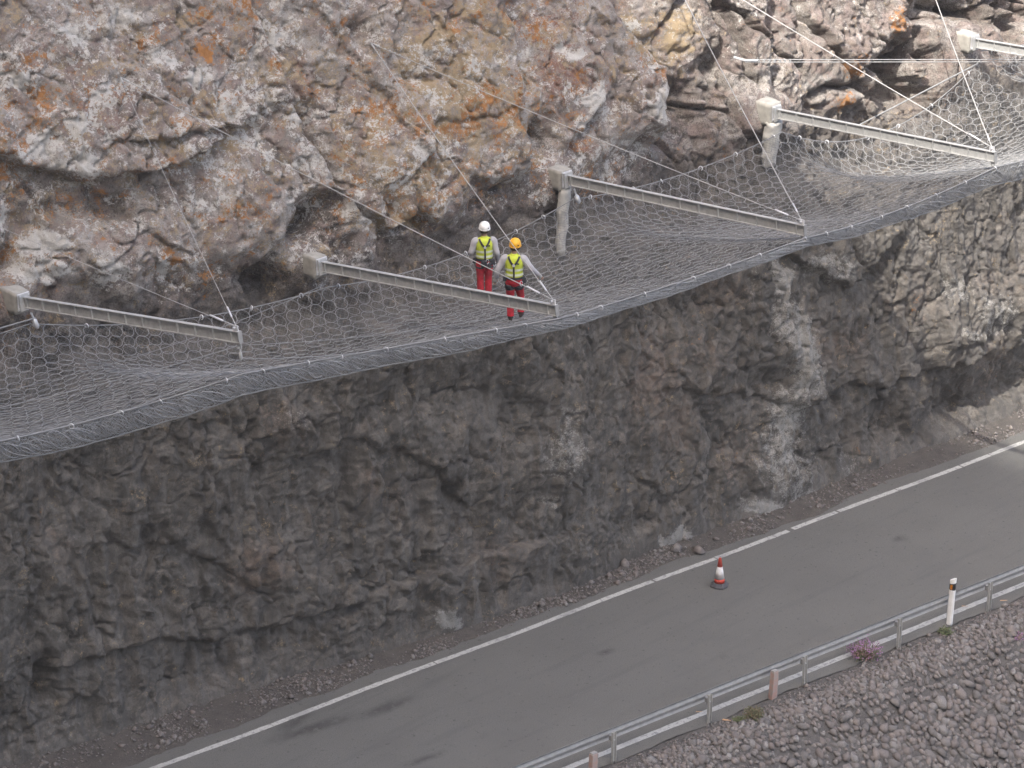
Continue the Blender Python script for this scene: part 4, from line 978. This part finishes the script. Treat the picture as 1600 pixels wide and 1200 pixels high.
for k, x in enumerate(posts):
    o = link(bpy.data.objects.new('post', pmesh), gr); o.location = (x, rail_y(x), 0); o.rotation_euler = (random.uniform(-.02, .02), random.uniform(-.02, .02), math.atan(kr[0]))
    o2 = link(bpy.data.objects.new('spacer', bmesh_), gr); o2.location = o.location; o2.rotation_euler = (0, 0, math.atan(kr[0]))
    o3 = link(bpy.data.objects.new('bolt', blt), gr); o3.location = o.location
M_PINK = simple('pink_weathered_paint', (.36, .22, .19), (.30, .26, .24), 9, .85, 0, .4, 30)
M_GREY = simple('grey_weathered_wood', (.30, .29, .28), (.22, .21, .205), 9, .85)
for (x, y), lab in (((1207, 1092), 'stubby pink weathered marker post behind the guard rail beside the dry shrub'), ((925, 1222), 'pink weathered marker post behind the guard rail where the bank is bare')):
    p = at_z(x, y, -.05); r = empty('marker_post', p, math.atan(kr[0])+.15); r.rotation_euler.y = .06
    tag(r, lab, 'marker post', 'pink marker posts behind the rail')
    MB().box((0, 0, .33), (.17, .12, .68), taper=.95).build('body', M_PINK, r, bevel=.012)
    MB().box((.088, 0, .33), (.012, .11, .64)).build('edge_board', M_GREY, r, bevel=.004)
    MB().box((0, 0, .68), (.15, .10, .03)).build('top_cap', M_GREY, r, bevel=.01)
# delineator
M_WPLAS = simple('white_plastic', (.80, .80, .80), (.74, .74, .73), 6, .5)
M_AMBER = simple('amber_reflector', (.62, .22, .01), (.5, .16, .01), 20, .3)
M_BLK = simple('black_band', (.02, .02, .022), (.03, .03, .03), 10, .5)
p = at_z(1483, 978, -.06); de = empty('delineator_post', p, math.atan2(cC[1]-p[1], cC[0]-p[0])+math.pi/2-.35); de.rotation_euler.y = .035
tag(de, 'white plastic delineator post with black band and amber reflector', 'delineator post')
def dpro(w, d): return [(-w, -d*.55), (-w*.5, -d), (w*.5, -d), (w, -d*.55), (w, d*.4), (0, d), (-w, d*.4)]
def dsec(z, k=1.0, lift=0): return [(x*k, y*k, z+(x*lift)) for x, y in dpro(.068, .06)]
MB().rings([dsec(0), dsec(.94)]).build('shaft', M_WPLAS, de); MB().rings([dsec(.94, 1.02), dsec(1.10, 1.02, .25)]).build('black_band', M_BLK, de)
MB().rings([dsec(1.10, 1.0, .25), dsec(1.205, 1.0, .5)]).build('top', M_WPLAS, de); MB().box((-.012, -.066, 1.02), (.052, .012, .11)).build('reflector', M_AMBER, de, bevel=.004)
# cone
M_CRED = simple('cone_red', (.50, .05, .025), (.42, .05, .03), 8, .6); M_CWHT = simple('cone_white', (.72, .72, .72), (.55, .5, .5), 7, .6); M_CBASE = simple('cone_base', (.06, .058, .068), (.08, .075, .08), 8, .8)
p = at_z(1124, 915, .004); cn = empty('traffic_cone', p, .3); tag(cn, 'red and white traffic cone with dark base standing on the road', 'traffic cone')
def cring(z, r): return [(math.cos(a)*r, math.sin(a)*r, z) for a in np.linspace(0, 2*math.pi, 21)[:-1]]
bs = MB(); bs.rings([[(math.cos(a)*r*(1+.1*abs(math.sin(2*a))), math.sin(a)*r*(1+.1*abs(math.sin(2*a))), z) for a in np.linspace(0, 2*math.pi, 9)[:-1]] for z, r in ((0, .215), (.03, .215), (.05, .19), (.10, .15))]).build('base', M_CBASE, cn, bevel=.006)
MB().rings([cring(.10, .128), cring(.20, .112)]).build('lower_band', M_CRED, cn, True); MB().rings([cring(.2, .113), cring(.50, .063)]).build('white_sleeve', M_CWHT, cn, True)
MB().rings([cring(.5, .062), cring(.70, .034), cring(.72, .030), cring(.722, .02)]).build('tip', M_CRED, cn, True)

# ------------------------------------------------------------------ rubble on the bank
def stone_mesh(seed):
    bm = bmesh.new(); bmesh.ops.create_icosphere(bm, subdivisions=1, radius=1)
    co = np.array([v.co[:] for v in bm.verts]); r_ = np.random.default_rng(seed); sc = np.array([1.25, r_.uniform(.75, 1.1), r_.uniform(.5, .75)])
    # cut by random planes: angular stones
    d = np.ones(len(co))
    for _ in range(8):
        n_ = r_.normal(size=3); n_ /= np.linalg.norm(n_); h = r_.uniform(.42, .8); dot = co@n_; d = np.minimum(d, np.where(dot > .05, h/np.maximum(dot, .05), 9))
    co = co*np.minimum(d, 1)[:, None]*(1+.06*fbm(co+seed, 2, 2, seed))[:, None]*sc
    F_ = np.array([[v.index for v in f.verts] for f in bm.faces]); bm.free(); return co, F_
SM = [stone_mesh(100+k) for k in range(10)]
st_rng = np.random.default_rng(3); cand = []
for _ in range(42000):
    x = st_rng.uniform(-8.5, 17); r = .36+abs(st_rng.normal(0, .2))+st_rng.uniform(0, 6.5); cand.append((x, r))
# poisson-like thinning so that stones lie side by side
kept = []; cell = {}; szs = []
for x, r in cand:
    s_ = float(np.clip(st_rng.lognormal(math.log(.128), .27), .06, .21))*(.8 if r < 1.6 else 1); key = (int(x/.3), int(r/.3)); ok = True
    for a in (-1, 0, 1):
        for b in (-1, 0, 1):
            for (x2, r2, s2) in cell.get((key[0]+a, key[1]+b), ()):
                if (x-x2)**2+((r-r2)*1.25)**2 < ((s_+s2)*.45)**2: ok = False
    if ok: cell.setdefault(key, []).append((x, r, s_)); kept.append((x, r, s_))
kept = np.array(kept); kz = []
Vg = V.reshape(len(rows), len(bxs), 3)
ri = np.interp(kept[:, 1], rows, np.arange(len(rows))); xi = np.interp(kept[:, 0], bxs, np.arange(len(bxs)))
kz = Vg[np.round(ri).astype(int), np.round(xi).astype(int), 2]
KP = np.stack([kept[:, 0], rail_y(kept[:, 0])-kept[:, 1], kz], 1)
X_, Y_, D_ = pix(KP); inside = (X_ > 0) & (X_ < 1600) & (Y_ < 1200)
order = np.argsort(-np.where(inside, kept[:, 2]/D_, -1)); pick = set(order[:300].tolist())
TONES = 6; smd = []
for k, (co, F_) in enumerate(SM):
    for t in range(TONES):
        me = np_mesh('stone', co, F_, M_STONE, False); put_attr(me, 'tone', np.full(len(co), (t+.5)/TONES)); smd.append(me)
Vs, Fs, Ts, base = [], [], [], 0
for k in range(len(KP)):
    q = Quaternion(st_rng.normal(size=4).tolist()); q.normalize(); s_ = kept[k, 2]; loc = KP[k]+np.array([0, 0, s_*.02]); i = st_rng.integers(len(SM)); t = st_rng.integers(TONES)
    nm = np.array([0, -.62, .78]); 
    M = np.array((Quaternion((1, 0, 0), .67) @ Quaternion((0, 0, 1), st_rng.uniform(0, 6.28)) @ Quaternion((1, 0, 0), st_rng.normal(0, .22))).to_matrix())*s_
    if k in pick:
        o = bpy.data.objects.new('stone', smd[i*TONES+t]); COL.objects.link(o); o.parent = bank
        o.matrix_local = Matrix([[*M[0], loc[0]], [*M[1], loc[1]], [*M[2], loc[2]], [0, 0, 0, 1]])
    else:
        co, F_ = SM[i]; Vs.append(co@M.T+loc); Fs.append(F_+base); Ts.append(np.full(len(co), (t+.5)/TONES)); base += len(co)
me = np_mesh('rubble', np.concatenate(Vs), np.concatenate(Fs), M_STONE); put_attr(me, 'tone', np.concatenate(Ts))
tag(link(bpy.data.objects.new('rubble', me), bank), kind='stuff')
# gravel on the verge and along the rail
def scatter_small(name, pts, lo, hi, parent, seed, mat=M_STONE):
    r_ = np.random.default_rng(seed); Vs, Fs, Ts, base = [], [], [], 0
    ico = np.array([(0, 0, 1), (.9, 0, .3), (.28, .85, .25), (-.72, .53, .3), (-.72, -.53, .25), (.28, -.85, .3), (0, 0, -.6)]); f = np.array([(0, 1, 2), (0, 2, 3), (0, 3, 4), (0, 4, 5), (0, 5, 1), (6, 2, 1), (6, 3, 2), (6, 4, 3), (6, 5, 4), (6, 1, 5)])
    for p in pts:
        s_ = r_.uniform(lo, hi)**1.0*(1 if r_.random() < .93 else 2.0); a = r_.uniform(0, 6.28); c, s2 = math.cos(a), math.sin(a)
        Vs.append((ico*r_.uniform(.6, 1.3, (1, 3)))@np.array([[c, s2, 0], [-s2, c, 0], [0, 0, 1]])*s_+p); Fs.append(f+base); base += 7; Ts.append(np.full(7, r_.random()))
    me = np_mesh(name, np.concatenate(Vs), np.concatenate(Fs), mat); put_attr(me, 'tone', np.concatenate(Ts)); return tag(link(bpy.data.objects.new(name, me), parent), kind='stuff')
vg = VERGE.reshape(26, len(vx_), 3); m = (vx_ > -16) & (vx_ < 24); sub = vg[5:24, m].reshape(-1, 3)
r_ = np.random.default_rng(9); wt = np.clip(.35+fbm(sub, .9, 3, 4), .05, 1); wt /= wt.sum(); sel = r_.choice(len(sub), 11000, p=wt)
bigs = sub[r_.choice(len(sub), 260, p=wt)]; scatter_small('fallen_stones', bigs, .05, .11, verge, 21)
scatter_small('gravel', sub[sel]+r_.normal(0, .05, (11000, 3))*np.array([1, 1, .1]), .012, .04, verge, 2)
gx_ = r_.uniform(-9, 17, 7000); gr_ = .02+np.abs(r_.normal(0, .55, 7000))+r_.uniform(0, .35, 7000)
gp = np.stack([gx_, rail_y(gx_)-gr_, Vg[np.round(np.interp(gr_, rows, np.arange(len(rows)))).astype(int), np.round(np.interp(gx_, bxs, np.arange(len(bxs)))).astype(int), 2]], 1)
scatter_small('gravel', gp, .014, .045, bank, 5)

# ------------------------------------------------------------------ plants and litter
M_GREEN = simple('leaf_green', (.07, .095, .035), (.10, .11, .05), 20, .7); M_DRY = simple('dry_twig', (.12, .095, .05), (.16, .12, .07), 20, .8); M_PURP = simple('purple_flower', (.28, .12, .28), (.36, .20, .34), 30, .7); M_PINKL = simple('pinkish_leaf', (.24, .15, .15), (.30, .20, .18), 20, .7)
def plant(px_, py_, rx, h, n, mats, label, name, seed, leaf=.035):
    r_ = random.Random(seed); p = at_z(px_, py_, -.15)
    rr_ = float(rail_y(p[0])-p[1]); z = float(Vg[int(round(np.interp(rr_, rows, np.arange(len(rows))))), int(round(np.interp(p[0], bxs, np.arange(len(bxs))))), 2])
    p = at_z(px_, py_, z); root = empty(name, p); tag(root, label, 'plant')
    stems = MB(); parts = [MB() for _ in mats]
    for i in range(n):
        a = r_.uniform(0, 6.28); q = math.sqrt(r_.random()); tip = Vector((math.cos(a)*rx*q, math.sin(a)*rx*q, h*(1-.5*q*q)*r_.uniform(.6, 1.1))); b = Vector((math.cos(a)*.05, math.sin(a)*.05, -.03)); mid = b.lerp(tip, .5)+Vector((0, 0, .05*h))
        stems.tube([b, mid, tip], [.006, .004, .002], 3, False)
        for k in range(9):
            t = r_.uniform(.3, 1.05); c = b.lerp(tip, t)+Vector((r_.gauss(0, .03), r_.gauss(0, .03), r_.gauss(0, .03)))
            mi = len(mats)-1 if (t > .82 and len(mats) > 2) else r_.randrange(max(1, len(mats)-1) if len(mats) > 2 else len(mats))
            d = Vector((r_.gauss(0, 1), r_.gauss(0, 1), r_.gauss(.3, .7))).normalized(); s_ = d.orthogonal().normalized()*leaf*.4; e = c+d*leaf*r_.uniform(.7, 1.5)
            parts[mi].add([c, c.lerp(e, .5)+s_, e, c.lerp(e, .5)-s_], [(0, 1, 2, 3)])
    tag(stems.build('stems', M_DRY, root), kind='stuff')
    for (mm, nm), mb in zip(mats, parts):
        if mb.v: tag(mb.build(nm, mm, root), kind='stuff')
plant(1350, 1030, .48, .50, 120, [(M_PINKL, 'dry_leaves'), (M_GREEN, 'leaves'), (M_PURP, 'flowers')], 'loose shrub with purple flowers growing behind the guard rail', 'flowering_shrub', 1)
plant(1178, 1122, .26, .26, 90, [(M_DRY, 'dry_leaves'), (M_GREEN, 'leaves')], 'low dry olive-brown shrub on the bank below the pink post', 'dry_shrub', 2, .03)
plant(1155, 1128, .11, .12, 30, [(M_GREEN, 'leaves')], 'tiny green tuft touching the dry shrub', 'grass_tuft', 3, .04)
plant(1477, 992, .16, .14, 60, [(M_GREEN, 'leaves')], 'small green tuft at the foot of the white delineator post', 'grass_tuft', 4, .04)
plant(1588, 1000, .14, .22, 12, [(M_PURP, 'flowers'), (M_PINKL, 'dry_leaves')], 'sparse purple plant among the stones away from the rail', 'flowering_plant', 6)
M_CHIP = simple('pale_wood', (.55, .33, .18), (.6, .42, .28), 20, .8)
for i, (x, y, lab) in enumerate([(1508, 951, 'short orange wood splinter beside the delineator post'), (1568, 942, 'small orange wood splinter on the bank past the delineator post'), (1093, 1116, 'orange wood splinter at the foot of a rail post'), (1135, 1131, 'pale wood splinter lying near the dry shrub')]):
    p = at_z(x, y, -.06); o = MB().add([(-.09, -.012, 0), (.09, -.006, .0), (.10, .008, .004), (-.08, .015, 0), (-.085, -.006, .02), (.085, -.002, .015), (.08, .006, .016), (-.07, .01, .022)], [(0, 1, 2, 3), (4, 5, 6, 7), (0, 1, 5, 4), (1, 2, 6, 5), (2, 3, 7, 6), (3, 0, 4, 7)]).build('wood_splinter', M_CHIP)
    rr_ = float(rail_y(p[0])-p[1]); o.location = (p[0], p[1], float(Vg[int(round(np.interp(rr_, rows, np.arange(len(rows))))), int(round(np.interp(p[0], bxs, np.arange(len(bxs))))), 2])+.03); o.rotation_euler = (0, 0, [-.9, -.7, -.8, -1.1][i])
    tag(o, lab, 'wood splinter', 'wood splinters on the bank')
# scattered small dark stones on the road near the rock
